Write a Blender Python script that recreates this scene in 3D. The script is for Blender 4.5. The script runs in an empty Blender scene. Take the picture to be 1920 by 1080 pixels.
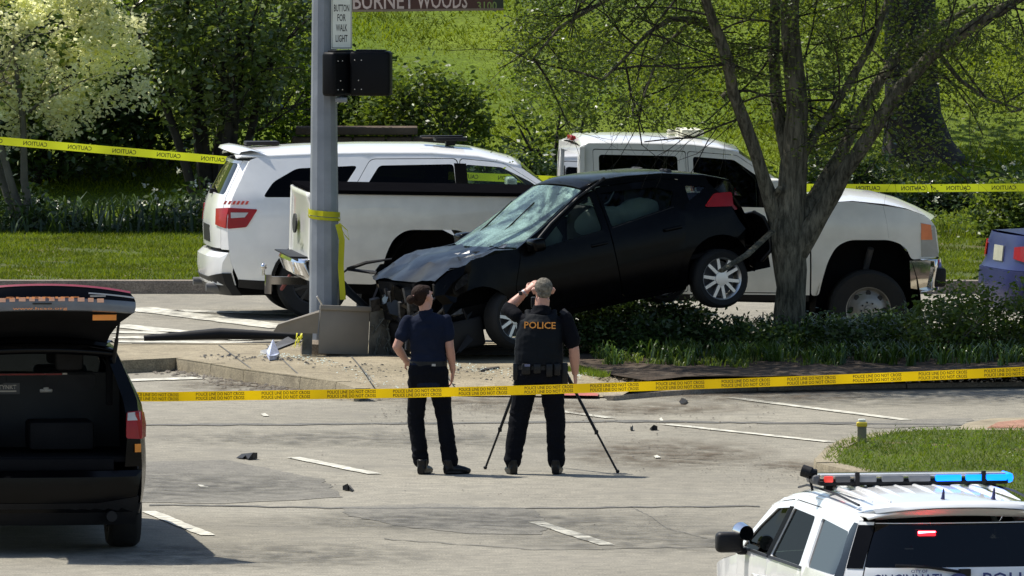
import bpy, bmesh, math, random
import numpy as np
from mathutils import Vector, Matrix
from mathutils.geometry import delaunay_2d_cdt
R = math.radians
rnd = random.Random(7)
nr = np.random.default_rng(11)
SC = bpy.context.scene
COL = SC.collection

# ------------------------------------------------------------ camera, sky, sun, exposure
CAM_H, FPX, HOR = 9.5, 30000.0, -1074.5
PITCH = math.atan((540 - HOR) / FPX)
cd = bpy.data.cameras.new('camera'); cam = bpy.data.objects.new('camera', cd); COL.objects.link(cam)
cd.sensor_width = 36; cd.lens = FPX / 1920 * 36; cd.clip_start = 5; cd.clip_end = 3000
cam.location = (0, 0, CAM_H); cam.rotation_euler = (math.pi / 2 - PITCH, 0, 0)
SC.camera = cam
SUN = Vector((-0.86, 0.50, 1.75)).normalized()
elev = math.asin(SUN.z); azim = math.atan2(SUN.x, SUN.y)
w = bpy.data.worlds.new('World'); SC.world = w; w.use_nodes = True
nt = w.node_tree; nt.nodes.clear()
sky = nt.nodes.new('ShaderNodeTexSky'); sky.sky_type = 'NISHITA'; sky.sun_disc = False
sky.sun_elevation = elev; sky.sun_rotation = azim
bg = nt.nodes.new('ShaderNodeBackground'); bg.inputs[1].default_value = 0.115
wo = nt.nodes.new('ShaderNodeOutputWorld')
nt.links.new(sky.outputs[0], bg.inputs[0]); nt.links.new(bg.outputs[0], wo.inputs[0])
sd = bpy.data.lights.new('sun', 'SUN'); sd.energy = 4.9; sd.angle = R(0.5); sd.color = (1, 0.95, 0.86)
so = bpy.data.objects.new('sun', sd); COL.objects.link(so)
so.rotation_euler = (-SUN).to_track_quat('-Z', 'Y').to_euler(); so.location = (0, 150, 60)
SC.view_settings.view_transform = 'Standard'; SC.view_settings.look = 'None'
SC.view_settings.gamma = 1; SC.view_settings.exposure = 0.35; SC.view_settings.use_curve_mapping = False
SC.render.engine = 'CYCLES'

CR = Matrix.Rotation(math.pi / 2 - PITCH, 3, 'X')
def ray(px, py): return CR @ Vector(((px - 960) / FPX, -(py - 540) / FPX, -1))
def G(px, py, z=0.0):
    d = ray(px, py); t = (z - CAM_H) / d.z; return Vector((d.x * t, d.y * t, z))
def PD(px, py, D):
    d = ray(px, py); t = D / d.y; return Vector((d.x * t, D, CAM_H + d.z * t))

# ------------------------------------------------------------ materials
MATS = {}
def _ramp(nt, fac, a, b, lo=.35, hi=.65):
    r = nt.nodes.new('ShaderNodeValToRGB'); r.color_ramp.elements[0].position = lo; r.color_ramp.elements[1].position = hi
    r.color_ramp.elements[0].color = (*a, 1); r.color_ramp.elements[1].color = (*b, 1)
    nt.links.new(fac, r.inputs[0]); return r
def mat(name, c, rough=.6, metal=0, var=.12, scale=6, bump=0, bscale=40, coat=0, spec=.5, emit=None, es=0, c2=None):
    if name in MATS: return MATS[name]
    m = bpy.data.materials.new(name); m.use_nodes = True; n = m.node_tree; N = n.nodes
    b = N['Principled BSDF']; b.inputs['Roughness'].default_value = rough; b.inputs['Metallic'].default_value = metal
    b.inputs['Coat Weight'].default_value = coat; b.inputs['Coat Roughness'].default_value = .04
    b.inputs['Specular IOR Level'].default_value = spec
    tc = N.new('ShaderNodeTexCoord'); nz = N.new('ShaderNodeTexNoise'); nz.inputs['Scale'].default_value = scale
    nz.inputs['Detail'].default_value = 5
    n.links.new(tc.outputs['Object'], nz.inputs['Vector'])
    lo = tuple(x * (1 - var) for x in c); hi = c2 or tuple(min(1, x * (1 + var)) for x in c)
    r = _ramp(n, nz.outputs['Fac'], lo, hi); n.links.new(r.outputs[0], b.inputs['Base Color'])
    if bump:
        n2 = N.new('ShaderNodeTexNoise'); n2.inputs['Scale'].default_value = bscale; n2.inputs['Detail'].default_value = 4
        n.links.new(tc.outputs['Object'], n2.inputs['Vector'])
        bp = N.new('ShaderNodeBump'); bp.inputs['Strength'].default_value = bump; bp.inputs['Distance'].default_value = .02
        n.links.new(n2.outputs['Fac'], bp.inputs['Height']); n.links.new(bp.outputs[0], b.inputs['Normal'])
    if emit:
        b.inputs['Emission Color'].default_value = (*emit, 1); b.inputs['Emission Strength'].default_value = es
    MATS[name] = m; return m
def leafmat(name, a, b, rough=.45, trans=.4, tr=(1.3, 1.25, .5), spec=.4):
    m = bpy.data.materials.new(name); m.use_nodes = True; n = m.node_tree; N = n.nodes
    p = N['Principled BSDF']; o = N['Material Output']; p.inputs['Roughness'].default_value = rough
    p.inputs['Specular IOR Level'].default_value = spec
    g = N.new('ShaderNodeNewGeometry'); r = _ramp(n, g.outputs['Random Per Island'], a, b, 0, 1)
    tc = N.new('ShaderNodeTexCoord'); nz = N.new('ShaderNodeTexNoise'); nz.inputs['Scale'].default_value = 1.3
    n.links.new(tc.outputs['Object'], nz.inputs['Vector'])
    mu = N.new('ShaderNodeMix'); mu.data_type = 'RGBA'; mu.blend_type = 'MULTIPLY'; mu.inputs[0].default_value = 1
    r2 = _ramp(n, nz.outputs['Fac'], (.6, .6, .6), (1.25, 1.25, 1.15), .3, .7)
    n.links.new(r.outputs[0], mu.inputs[6]); n.links.new(r2.outputs[0], mu.inputs[7])
    n.links.new(mu.outputs[2], p.inputs['Base Color'])
    t = N.new('ShaderNodeBsdfTranslucent'); m2 = N.new('ShaderNodeMix'); m2.data_type = 'RGBA'; m2.blend_type = 'MULTIPLY'
    m2.inputs[0].default_value = 1; m2.inputs[7].default_value = (*tr, 1)
    n.links.new(mu.outputs[2], m2.inputs[6]); n.links.new(m2.outputs[2], t.inputs[0])
    mx = N.new('ShaderNodeMixShader'); mx.inputs[0].default_value = trans
    n.links.new(p.outputs[0], mx.inputs[1]); n.links.new(t.outputs[0], mx.inputs[2]); n.links.new(mx.outputs[0], o.inputs[0])
    MATS[name] = m; return m

def glassmat(name, tint, ior=1.5, rough=.02):
    m = bpy.data.materials.new(name); m.use_nodes = True; n = m.node_tree; N = n.nodes; N.clear()
    o = N.new('ShaderNodeOutputMaterial'); mx = N.new('ShaderNodeMixShader'); t = N.new('ShaderNodeBsdfTransparent')
    g = N.new('ShaderNodeBsdfGlossy'); f = N.new('ShaderNodeFresnel'); f.inputs[0].default_value = ior
    t.inputs[0].default_value = (*tint, 1); g.inputs['Roughness'].default_value = rough
    n.links.new(f.outputs[0], mx.inputs[0]); n.links.new(t.outputs[0], mx.inputs[1]); n.links.new(g.outputs[0], mx.inputs[2])
    n.links.new(mx.outputs[0], o.inputs[0]); MATS[name] = m; return m
def groundmat(name, c1, c2, c3, s1=.35, s2=9, s3=160, rough=.9, bump=.4, stain=None):
    m = bpy.data.materials.new(name); m.use_nodes = True; n = m.node_tree; N = n.nodes
    b = N['Principled BSDF']; b.inputs['Roughness'].default_value = rough; b.inputs['Specular IOR Level'].default_value = .25
    tc = N.new('ShaderNodeTexCoord'); mp = N.new('ShaderNodeMapping'); n.links.new(tc.outputs['Object'], mp.inputs[0])
    def nz(s, d=6, v=None):
        a = N.new('ShaderNodeTexNoise'); a.inputs['Scale'].default_value = s; a.inputs['Detail'].default_value = d
        n.links.new(v or mp.outputs[0], a.inputs['Vector']); return a
    a = nz(s1); r1 = _ramp(n, a.outputs['Fac'], c1, c2, .38, .62)
    k = nz(s2, 8); r2 = _ramp(n, k.outputs['Fac'], (.80, .80, .80), (1.15, 1.14, 1.12), .3, .7)
    f = nz(s3, 2); r3 = _ramp(n, f.outputs['Fac'], (.62, .62, .62), (1.3, 1.3, 1.28), .3, .7)
    def mul(x, y, bl='MULTIPLY', fac=1):
        u = N.new('ShaderNodeMix'); u.data_type = 'RGBA'; u.blend_type = bl; u.inputs[0].default_value = fac
        n.links.new(x, u.inputs[6]); n.links.new(y, u.inputs[7]); return u
    u = mul(r1.outputs[0], r2.outputs[0]); u = mul(u.outputs[2], r3.outputs[0])
    if c3:   # patchy third colour
        q = nz(s1 * 4, 8); rq = _ramp(n, q.outputs['Fac'], (0, 0, 0), (1, 1, 1), .56, .72)
        v = N.new('ShaderNodeMix'); v.data_type = 'RGBA'; n.links.new(rq.outputs[0], v.inputs[0])
        n.links.new(u.outputs[2], v.inputs[6]); v.inputs[7].default_value = (*c3, 1); u = v
    n.links.new(u.outputs[2], b.inputs['Base Color'])
    bp = N.new('ShaderNodeBump'); bp.inputs['Strength'].default_value = bump; bp.inputs['Distance'].default_value = .01
    n.links.new(f.outputs['Fac'], bp.inputs['Height']); n.links.new(bp.outputs[0], b.inputs['Normal'])
    MATS[name] = m; return m

M_road = groundmat('old_asphalt', (.226, .210, .172), (.283, .263, .216), (.188, .175, .144), .22, 6, 55)
M_patch = groundmat('asphalt_patch', (.178, .168, .146), (.215, .203, .174), (.205, .192, .16), .6, 8, 60)
M_seal = groundmat('crack_seal', (.10, .098, .092), (.16, .155, .14), None, 1, 9, 60)
M_conc = groundmat('kerb_concrete', (.255, .218, .15), (.32, .275, .195), (.19, .16, .11), .8, 10, 70)
M_conc2 = groundmat('far_kerb_concrete', (.20, .17, .14), (.25, .21, .17), None, .8, 10, 70)
M_soil = groundmat('bed_soil', (.035, .026, .018), (.085, .062, .045), (.12, .10, .075), 1.2, 14, 50, 1, .8)
M_turf = groundmat('turf_soil', (.045, .065, .012), (.08, .10, .02), (.15, .11, .06), .45, 7, 40, 1, .8)
M_turf2 = groundmat('hill_turf', (.085, .13, .008), (.125, .17, .012), (.06, .09, .010), .35, 5, 25, 1, .8)
M_paint = mat('road_paint', (.50, .48, .40), .7, var=.35, scale=9, bump=.1)
M_brick = groundmat('brick_paver', (.27, .13, .09), (.35, .2, .14), None, 2, 12, 60)
M_white = mat('white_paint', (.80, .80, .79), .25, coat=.8, var=.03)
M_cream = mat('cream_white_paint', (.76, .75, .70), .28, coat=.6, var=.05)
M_black = mat('black_paint', (.002, .002, .0025), .2, coat=.0, spec=.16, var=.2)
M_wreck = mat('black_dusty_paint', (.0015, .0015, .002), .18, coat=0, spec=.11, var=.4, scale=14)
M_blue = mat('blue_paint', (.012, .017, .09), .35, coat=.1, spec=.3)
M_trim = mat('black_plastic', (.007, .007, .008), .55, bump=.05, spec=.3)
M_grey = mat('grey_plastic', (.10, .10, .105), .5)
M_silver = mat('silver_trim', (.35, .35, .36), .3, .6)
M_tyre = mat('tyre_rubber', (.012, .012, .012), .85, bump=.2)
M_rim = mat('alloy_rim', (.55, .55, .56), .3, .8)
M_steel = mat('steel_rim', (.30, .29, .27), .45, .6)
M_chrome = mat('chrome', (.75, .75, .76), .08, 1, var=.03)
M_int = mat('cabin_trim', (.007, .007, .008), .85, spec=.1)
M_seat = mat('seat_cloth', (.05, .05, .055), .9)
M_air = mat('airbag_cloth', (.35, .38, .36), .8)
M_red = mat('red_lens', (.33, .008, .010), .25, coat=.15, spec=.25)
M_amber = mat('amber_lens', (.85, .28, .03), .3, coat=.6)
M_orange = mat('orange_reflective', (.95, .33, .10), .4)
M_lens = mat('clear_lens', (.55, .52, .47), .15, coat=1)
M_galv = mat('galvanised_pole', (.23, .25, .28), .5, .25, var=.18, scale=3, bump=.08, bscale=25)
M_hous = mat('signal_black', (.003, .0035, .005), .5, spec=.15)
M_signw = mat('sign_white', (.72, .74, .66), .5, var=.05)
M_brown = mat('sign_brown', (.07, .022, .014), .5)
M_signd = mat('sign_dark_green', (.02, .03, .012), .5)
M_letter = mat('sign_letter', (.62, .50, .45), .6)
M_letg = mat('sign_number_green', (.22, .30, .08), .6)
M_ink = mat('black_ink', (.01, .01, .01), .6)
M_cab = mat('cabinet_tan', (.225, .20, .165), .5, var=.12, scale=2)
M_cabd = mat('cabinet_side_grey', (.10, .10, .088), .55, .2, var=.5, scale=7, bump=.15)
M_tape1 = leafmat('lime_tape', (.62, .66, .03), (.68, .72, .04), .4, .5, (1.1, 1.1, .6))
M_tape2 = leafmat('golden_tape', (.88, .58, .004), (.95, .64, .004), .4, .5, (1.15, 1.1, .5))
M_tape3 = leafmat('lemon_tape', (.68, .66, .02), (.75, .72, .03), .4, .45, (1.1, 1.1, .5))
M_navy = mat('navy_cloth', (.009, .013, .028), .85, spec=.1, bump=1, bscale=8)
M_navy2 = mat('black_cloth', (.005, .0055, .008), .85, spec=.08, bump=1, bscale=8)
M_vest = mat('vest_nylon', (.004, .006, .009), .75, spec=.15, bump=.3, bscale=18)
M_skin = mat('skin_fair', (.48, .25, .18), .5, var=.08)
M_hairb = mat('brown_hair', (.022, .011, .007), .7, spec=.12, bump=.6, bscale=60)
M_hairg = mat('grey_hair', (.15, .135, .11), .85, spec=.1, var=.4, scale=40, bump=.6, bscale=60)
M_leather = mat('black_leather', (.005, .005, .006), .4, spec=.3)
M_bark = mat('grey_bark', (.105, .095, .072), .95, var=.55, scale=9, bump=1, bscale=22)
def barkmat(name, c1, c2):
    m = bpy.data.materials.new(name); m.use_nodes = True; n = m.node_tree; N = n.nodes; b = N['Principled BSDF']; b.inputs['Roughness'].default_value = .95; b.inputs['Specular IOR Level'].default_value = .15
    tc = N.new('ShaderNodeTexCoord'); mp = N.new('ShaderNodeMapping'); mp.inputs[3].default_value = (1, 1, .16); n.links.new(tc.outputs['Object'], mp.inputs[0])
    a = N.new('ShaderNodeTexNoise'); a.inputs['Scale'].default_value = 26; a.inputs['Detail'].default_value = 6; a.inputs['Roughness'].default_value = .7; n.links.new(mp.outputs[0], a.inputs['Vector'])
    q = N.new('ShaderNodeTexNoise'); q.inputs['Scale'].default_value = 2.2; n.links.new(tc.outputs['Object'], q.inputs['Vector'])
    r = _ramp(n, a.outputs['Fac'], c1, c2, .40, .60); r2 = _ramp(n, q.outputs['Fac'], (.6, .62, .58), (1.2, 1.18, 1.1), .35, .65)
    u = N.new('ShaderNodeMix'); u.data_type = 'RGBA'; u.blend_type = 'MULTIPLY'; u.inputs[0].default_value = 1; n.links.new(r.outputs[0], u.inputs[6]); n.links.new(r2.outputs[0], u.inputs[7]); n.links.new(u.outputs[2], b.inputs['Base Color'])
    bp = N.new('ShaderNodeBump'); bp.inputs['Strength'].default_value = 1; bp.inputs['Distance'].default_value = .03; n.links.new(a.outputs['Fac'], bp.inputs['Height']); n.links.new(bp.outputs[0], b.inputs['Normal']); return m
M_bark = barkmat('furrowed_grey_bark', (.06, .056, .044), (.20, .185, .145))
M_barkd = mat('dark_bark', (.028, .023, .018), .95, var=.4, scale=5, bump=.9, bscale=9)
M_lbark = mat('pale_stem_bark', (.10, .09, .065), .9, var=.3, scale=5, bump=.6, bscale=12)
M_stone = mat('brown_stone', (.09, .062, .042), .9, var=.3, scale=3, bump=.5)
M_wood = mat('weathered_wood', (.20, .185, .12), .9, var=.3, scale=5)
M_yel = mat('yellow_band', (.65, .50, .03), .5)
M_glassd = glassmat('dark_window_glass', (.03, .035, .035), 1.22)
M_glassx = glassmat('unreflective_dark_glass', (.05, .07, .05), 1.06)
M_glassr = glassmat('reflective_rear_glass', (.03, .035, .035), 1.55, .06)
M_pblack = mat('pillar_black', (.002, .002, .002), .6, spec=.05)
M_glassc = glassmat('clear_window_glass', (.55, .65, .58))
M_glassm = glassmat('grey_window_glass', (.10, .13, .12))
M_blueled = mat('lit_blue_led', (.01, .08, .5), .3, emit=(.0, .15, 1.0), es=3.0)
M_redled = mat('lit_red_led', (.9, .02, .02), .3, emit=(1, .02, .03), es=60)
M_redoff = mat('red_led_module', (.75, .05, .04), .3, emit=(1, .08, .05), es=.35)
# shattered windscreen
def crackmat():
    m = bpy.data.materials.new('shattered_glass'); m.use_nodes = True; n = m.node_tree; N = n.nodes
    b = N['Principled BSDF']; o = N['Material Output']; b.inputs['Roughness'].default_value = .22
    tc = N.new('ShaderNodeTexCoord'); v = N.new('ShaderNodeTexVoronoi'); v.feature = 'DISTANCE_TO_EDGE'; v.inputs['Scale'].default_value = 45
    nz = N.new('ShaderNodeTexNoise'); nz.inputs['Scale'].default_value = 1.6; nz.inputs['Detail'].default_value = 7; nz.inputs['Distortion'].default_value = 1.5
    n.links.new(tc.outputs['Object'], v.inputs['Vector']); n.links.new(tc.outputs['Object'], nz.inputs['Vector'])
    r = _ramp(n, nz.outputs['Fac'], (.03, .055, .052), (.30, .46, .40), .40, .62); n.links.new(r.outputs[0], b.inputs['Base Color'])  # pale green streaks in the colour stand in for sky reflections
    t = N.new('ShaderNodeBsdfTransparent'); t.inputs[0].default_value = (.25, .33, .3, 1)
    mx = N.new('ShaderNodeMixShader'); rr = _ramp(n, v.outputs['Distance'], (1, 1, 1), (.55, .55, .55), .02, .14)
    n.links.new(rr.outputs[0], mx.inputs[0]); n.links.new(t.outputs[0], mx.inputs[1]); n.links.new(b.outputs[0], mx.inputs[2])
    bp = N.new('ShaderNodeBump'); bp.inputs['Strength'].default_value = .35; n.links.new(nz.outputs['Fac'], bp.inputs['Height'])
    n.links.new(bp.outputs[0], b.inputs['Normal'])
    n.links.new(mx.outputs[0], o.inputs[0]); MATS['shattered_glass'] = m; return m
M_crack = crackmat()
def stainmat(name, c, amt):
    m = bpy.data.materials.new(name); m.use_nodes = True; n = m.node_tree; N = n.nodes
    b = N['Principled BSDF']; o = N['Material Output']; b.inputs['Base Color'].default_value = (*c, 1); b.inputs['Roughness'].default_value = .9; b.inputs['Specular IOR Level'].default_value = .2
    tc = N.new('ShaderNodeTexCoord'); g = N.new('ShaderNodeTexGradient'); g.gradient_type = 'SPHERICAL'; mp = N.new('ShaderNodeMapping'); mp.inputs[1].default_value = (-1, -1, 0); mp.inputs[3].default_value = (2, 2, 0)
    n.links.new(tc.outputs['Generated'], mp.inputs[0]); n.links.new(mp.outputs[0], g.inputs[0])
    nz = N.new('ShaderNodeTexNoise'); nz.inputs['Scale'].default_value = 3.5; nz.inputs['Detail'].default_value = 9; nz.inputs['Roughness'].default_value = .7; n.links.new(tc.outputs['Object'], nz.inputs['Vector'])
    r = _ramp(n, nz.outputs['Fac'], (0, 0, 0), (1, 1, 1), .42, .62); r2 = _ramp(n, g.outputs['Fac'], (0, 0, 0), (amt, amt, amt), .0, .6)
    mu = N.new('ShaderNodeMath'); mu.operation = 'MULTIPLY'; n.links.new(r.outputs[0], mu.inputs[0]); n.links.new(r2.outputs[0], mu.inputs[1])
    t = N.new('ShaderNodeBsdfTransparent'); mx = N.new('ShaderNodeMixShader'); n.links.new(mu.outputs[0], mx.inputs[0]); n.links.new(t.outputs[0], mx.inputs[1]); n.links.new(b.outputs[0], mx.inputs[2]); n.links.new(mx.outputs[0], o.inputs[0]); return m
M_stain = stainmat('brown_dirt_stain', (.10, .075, .05), .8); M_oil = stainmat('grey_tyre_smear', (.09, .088, .08), .6)

L_hill = leafmat('hill_grass', (.12, .17, .010), (.205, .255, .016), rough=.7, trans=.4, spec=.1)
L_verge = leafmat('verge_grass', (.095, .145, .010), (.18, .22, .03), rough=.7, trans=.4, spec=.1)
L_near = leafmat('near_grass', (.085, .14, .018), (.18, .24, .04), rough=.65, trans=.4, spec=.15)
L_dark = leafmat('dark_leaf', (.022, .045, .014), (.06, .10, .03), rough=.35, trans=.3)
L_gloss = leafmat('glossy_leaf', (.08, .125, .035), (.24, .30, .12), rough=.3, trans=.45, spec=.8)
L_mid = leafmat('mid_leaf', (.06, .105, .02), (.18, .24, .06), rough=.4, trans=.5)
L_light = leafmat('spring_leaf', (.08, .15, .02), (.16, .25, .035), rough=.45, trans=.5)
L_tree = leafmat('street_tree_leaf', (.05, .085, .016), (.19, .25, .06), rough=.4, trans=.5)
L_blos = leafmat('cream_blossom', (.74, .74, .38), (.90, .90, .60), rough=.8, trans=.6, tr=(1.1, 1.1, 1.15), spec=.05)
L_strap = leafmat('strap_leaf', (.03, .07, .015), (.09, .15, .03), rough=.3, trans=.25)
L_white = leafmat('white_petal', (.6, .6, .5), (.8, .8, .7), trans=.2, tr=(1, 1, 1))

# ------------------------------------------------------------ object helpers
def link(o, parent=None):
    COL.objects.link(o)
    if parent: o.parent = parent
    return o
def tag(o, label=None, cat=None, group=None, kind=None):
    if label: o['label'] = label
    if cat: o['category'] = cat
    if group: o['group'] = group
    if kind: o['kind'] = kind
    return o
def thing(name, label, cat, M=None, group=None):
    o = bpy.data.objects.new(name, None); link(o); o.empty_display_size = .2
    if M is not None: o.matrix_world = M
    return tag(o, label, cat, group)
def TR(loc, rz=0, ry=0, rx=0):
    return Matrix.Translation(loc) @ Matrix.Rotation(rz, 4, 'Z') @ Matrix.Rotation(ry, 4, 'Y') @ Matrix.Rotation(rx, 4, 'X')
def np_mesh(name, V, F, m, parent=None, smooth=False):
    V = np.asarray(V, np.float32); F = np.asarray(F, np.int32); k = F.shape[1]
    me = bpy.data.meshes.new(name); me.vertices.add(len(V)); me.vertices.foreach_set('co', V.ravel())
    me.loops.add(F.size); me.loops.foreach_set('vertex_index', F.ravel())
    me.polygons.add(len(F)); me.polygons.foreach_set('loop_start', np.arange(0, F.size, k, dtype=np.int32))
    me.update(calc_edges=True); me.materials.append(m)
    if smooth: me.shade_smooth()
    return link(bpy.data.objects.new(name, me), parent)
class MB:
    def __init__(s): s.v = []; s.f = []; s.m = []; s.T = None; s.mi = 0
    def add(s, vs, fs):
        k = len(s.v)
        s.v += [(s.T @ Vector(a)) if s.T is not None else Vector(a) for a in vs]
        s.f += [tuple(i + k for i in f) for f in fs]; s.m += [s.mi] * len(fs); return s
    def box(s, c, d, M=None):
        x, y, z = d[0] / 2, d[1] / 2, d[2] / 2
        vs = [Vector((a * x, b * y, e * z)) for a in (-1, 1) for b in (-1, 1) for e in (-1, 1)]
        vs = [(M @ q if M else q) + Vector(c) for q in vs]
        return s.add(vs, [(0, 1, 3, 2), (4, 6, 7, 5), (0, 4, 5, 1), (2, 3, 7, 6), (0, 2, 6, 4), (1, 5, 7, 3)])
    def tube(s, pts, ra, rb=None, n=8, ref=(1, 0, 0), cap=True):
        pts = [Vector(p) for p in pts]; N = len(pts)
        if not hasattr(ra, '__len__'): ra = [ra] * N
        rb = rb if rb is not None else ra
        if not hasattr(rb, '__len__'): rb = [rb] * N
        ref = Vector(ref); vs = []; fs = []
        for i, p in enumerate(pts):
            t = (pts[min(i + 1, N - 1)] - pts[max(i - 1, 0)]).normalized()
            a = ref - t * ref.dot(t)
            if a.length < .15: a = Vector((0, 1, 0)) - t * t.y
            if a.length < .15: a = Vector((0, 0, 1)) - t * t.z
            a.normalize(); b = t.cross(a)
            for k in range(n):
                q = 2 * math.pi * k / n; vs.append(p + a * math.cos(q) * ra[i] + b * math.sin(q) * rb[i])
        for i in range(N - 1):
            for k in range(n):
                k2 = (k + 1) % n; fs.append((i * n + k, i * n + k2, (i + 1) * n + k2, (i + 1) * n + k))
        if cap: fs.append(tuple(range(n - 1, -1, -1))); fs.append(tuple((N - 1) * n + k for k in range(n)))
        return s.add(vs, fs)
    def ball(s, c, r, n=12, m=8):
        if not hasattr(r, '__len__'): r = (r, r, r)
        vs = []; fs = []
        for i in range(m + 1):
            t = math.pi * i / m
            for k in range(n):
                q = 2 * math.pi * k / n
                vs.append((c[0] + r[0] * math.sin(t) * math.cos(q), c[1] + r[1] * math.sin(t) * math.sin(q), c[2] + r[2] * math.cos(t)))
        for i in range(m):
            for k in range(n):
                k2 = (k + 1) % n; fs.append((i * n + k, (i + 1) * n + k, (i + 1) * n + k2, i * n + k2))
        return s.add(vs, fs)
    def prism(s, poly, f0, f1):      # poly 2D, f0/f1 map (u,v)->3D for the two ends
        n = len(poly); vs = [f0(*p) for p in poly] + [f1(*p) for p in poly]
        return s.add(vs, [tuple(range(n - 1, -1, -1)), tuple(range(n, 2 * n))] + [(i, (i + 1) % n, n + (i + 1) % n, n + i) for i in range(n)])
    def grid(s, rows):
        n = len(rows[0]); vs = [p for r in rows for p in r]
        return s.add(vs, [(i * n + k, i * n + k + 1, (i + 1) * n + k + 1, (i + 1) * n + k) for i in range(len(rows) - 1) for k in range(n - 1)])
    def lathe(s, prof, n=32, M=None):    # prof (r, h) about Y axis
        vs = []; fs = []
        for r, h in prof:
            for k in range(n):
                q = 2 * math.pi * k / n; v = Vector((r * math.cos(q), h, r * math.sin(q))); vs.append(M @ v if M else v)
        for i in range(len(prof) - 1):
            for k in range(n):
                k2 = (k + 1) % n; fs.append((i * n + k, (i + 1) * n + k, (i + 1) * n + k2, i * n + k2))
        return s.add(vs, fs)
    def build(s, name, mats, parent=None, smooth=None, bevel=0, seg=2, fix=True):
        me = bpy.data.meshes.new(name); me.from_pydata([tuple(v) for v in s.v], [], s.f)
        for q in (mats if isinstance(mats, (list, tuple)) else [mats]): me.materials.append(q)
        if isinstance(mats, (list, tuple)): me.polygons.foreach_set('material_index', s.m)
        if fix:
            bm = bmesh.new(); bm.from_mesh(me); bmesh.ops.recalc_face_normals(bm, faces=bm.faces)
            if bevel:
                ed = [e for e in bm.edges if len(e.link_faces) == 2 and e.calc_face_angle(0) > .5]
                bmesh.ops.bevel(bm, geom=ed, offset=bevel, segments=seg, affect='EDGES', profile=.5)
            bm.to_mesh(me); bm.free()
        me.update()
        if smooth is None: smooth = bool(bevel)
        if smooth is not False:
            me.shade_smooth(); me.set_sharp_from_angle(angle=R(smooth if smooth is not True else 35))
        return link(bpy.data.objects.new(name, me), parent)

def inpoly(x, y, P):
    c = False; n = len(P); j = n - 1
    for i in range(n):
        if (P[i][1] > y) != (P[j][1] > y) and x < (P[j][0] - P[i][0]) * (y - P[i][1]) / (P[j][1] - P[i][1]) + P[i][0]: c = not c
        j = i
    return c
def subd(P, res):
    o = []
    for i in range(len(P)):
        a, b = Vector(P[i]), Vector(P[(i + 1) % len(P)]); k = max(1, int((b - a).length / res + .5))
        o += [tuple(a.lerp(b, t / k)) for t in range(k)]
    return o
def rpoly(P, r=.04, n=4):        # round the corners of a 2D polygon
    o = []
    for i in range(len(P)):
        p, a, b = Vector(P[i]), Vector(P[i - 1]), Vector(P[(i + 1) % len(P)])
        da, db = (a - p), (b - p); q = min(r, da.length * .45, db.length * .45)
        A = p + da.normalized() * q; B = p + db.normalized() * q
        for t in range(n + 1):
            u = t / n; o.append(tuple(A * (1 - u) ** 2 + p * 2 * u * (1 - u) + B * u * u))
    return o
def cdt(P, holes=(), res=.12):
    loops = [subd(P, res)] + [subd(h, res) for h in holes]; vs = []; ed = []
    for L in loops:
        k = len(vs); vs += [Vector(p[:2]) for p in L]; ed += [(k + i, k + (i + 1) % len(L)) for i in range(len(L))]
    nb = len(vs); xs = [p[0] for p in P]; ys = [p[1] for p in P]
    bp = np.array([tuple(v) for v in vs])
    x = min(xs) + res / 2
    while x < max(xs):
        y = min(ys) + res / 2
        while y < max(ys):
            if inpoly(x, y, P) and not any(inpoly(x, y, h) for h in holes) and np.min(np.hypot(bp[:, 0] - x, bp[:, 1] - y)) > res * .45:
                vs.append(Vector((x, y)))
            y += res
        x += res
    V, E, F, *_ = delaunay_2d_cdt(vs, ed, [], 0, 1e-5)
    F = [f for f in F if (lambda c: inpoly(c.x, c.y, P) and not any(inpoly(c.x, c.y, h) for h in holes))(sum((V[i] for i in f), Vector((0, 0))) / len(f))]
    return V, F
def panel(name, P, fmap, m, parent, holes=(), res=.12, thick=(0, 0, 0), mb=None, smooth=32):
    V, F = cdt(P, holes, res); out = mb or MB()
    v3 = [Vector(fmap(v.x, v.y)) for v in V]; out.add(v3, [tuple(f) for f in F])
    th = Vector(thick)
    if th.length > 0:
        cnt = {}
        for f in F:
            for i in range(len(f)):
                a, b = f[i], f[(i + 1) % len(f)]; k = (min(a, b), max(a, b)); cnt[k] = cnt.get(k, 0) + 1
        for (a, b), c in cnt.items():
            if c == 1: out.add([v3[a], v3[b], v3[b] + th, v3[a] + th], [(0, 1, 2, 3)])
    if mb: return None
    me_o = out.build(name, m, parent, smooth=False)
    bm = bmesh.new(); bm.from_mesh(me_o.data); bmesh.ops.remove_doubles(bm, verts=bm.verts, dist=1e-4)
    bmesh.ops.recalc_face_normals(bm, faces=bm.faces); bm.to_mesh(me_o.data); bm.free()
    me_o.data.shade_smooth(); me_o.data.set_sharp_from_angle(angle=R(smooth)); return me_o
def text(name, body, M, width, height, m, parent=None, depth=.002, mirror=False):
    cu = bpy.data.curves.new(name, 'FONT'); cu.body = body; cu.size = 1; cu.extrude = 0; cu.align_x = 'CENTER'; cu.resolution_u = 2
    cu.offset = .012
    o = bpy.data.objects.new(name, cu); COL.objects.link(o)
    dg = bpy.context.evaluated_depsgraph_get(); me = bpy.data.meshes.new_from_object(o.evaluated_get(dg))
    bpy.data.objects.remove(o)
    co = np.zeros(len(me.vertices) * 3, np.float32); me.vertices.foreach_get('co', co); co = co.reshape(-1, 3)
    mn, mx = co.min(0), co.max(0); co -= (mn + mx) / 2; co[:, 0] *= width / (mx[0] - mn[0]); co[:, 1] *= height / (mx[1] - mn[1])
    if mirror: co[:, 0] *= -1
    me.vertices.foreach_set('co', co.ravel()); me.materials.clear(); me.materials.append(m)
    me.transform(M); me.update()
    return link(bpy.data.objects.new(name, me), parent)
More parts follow.
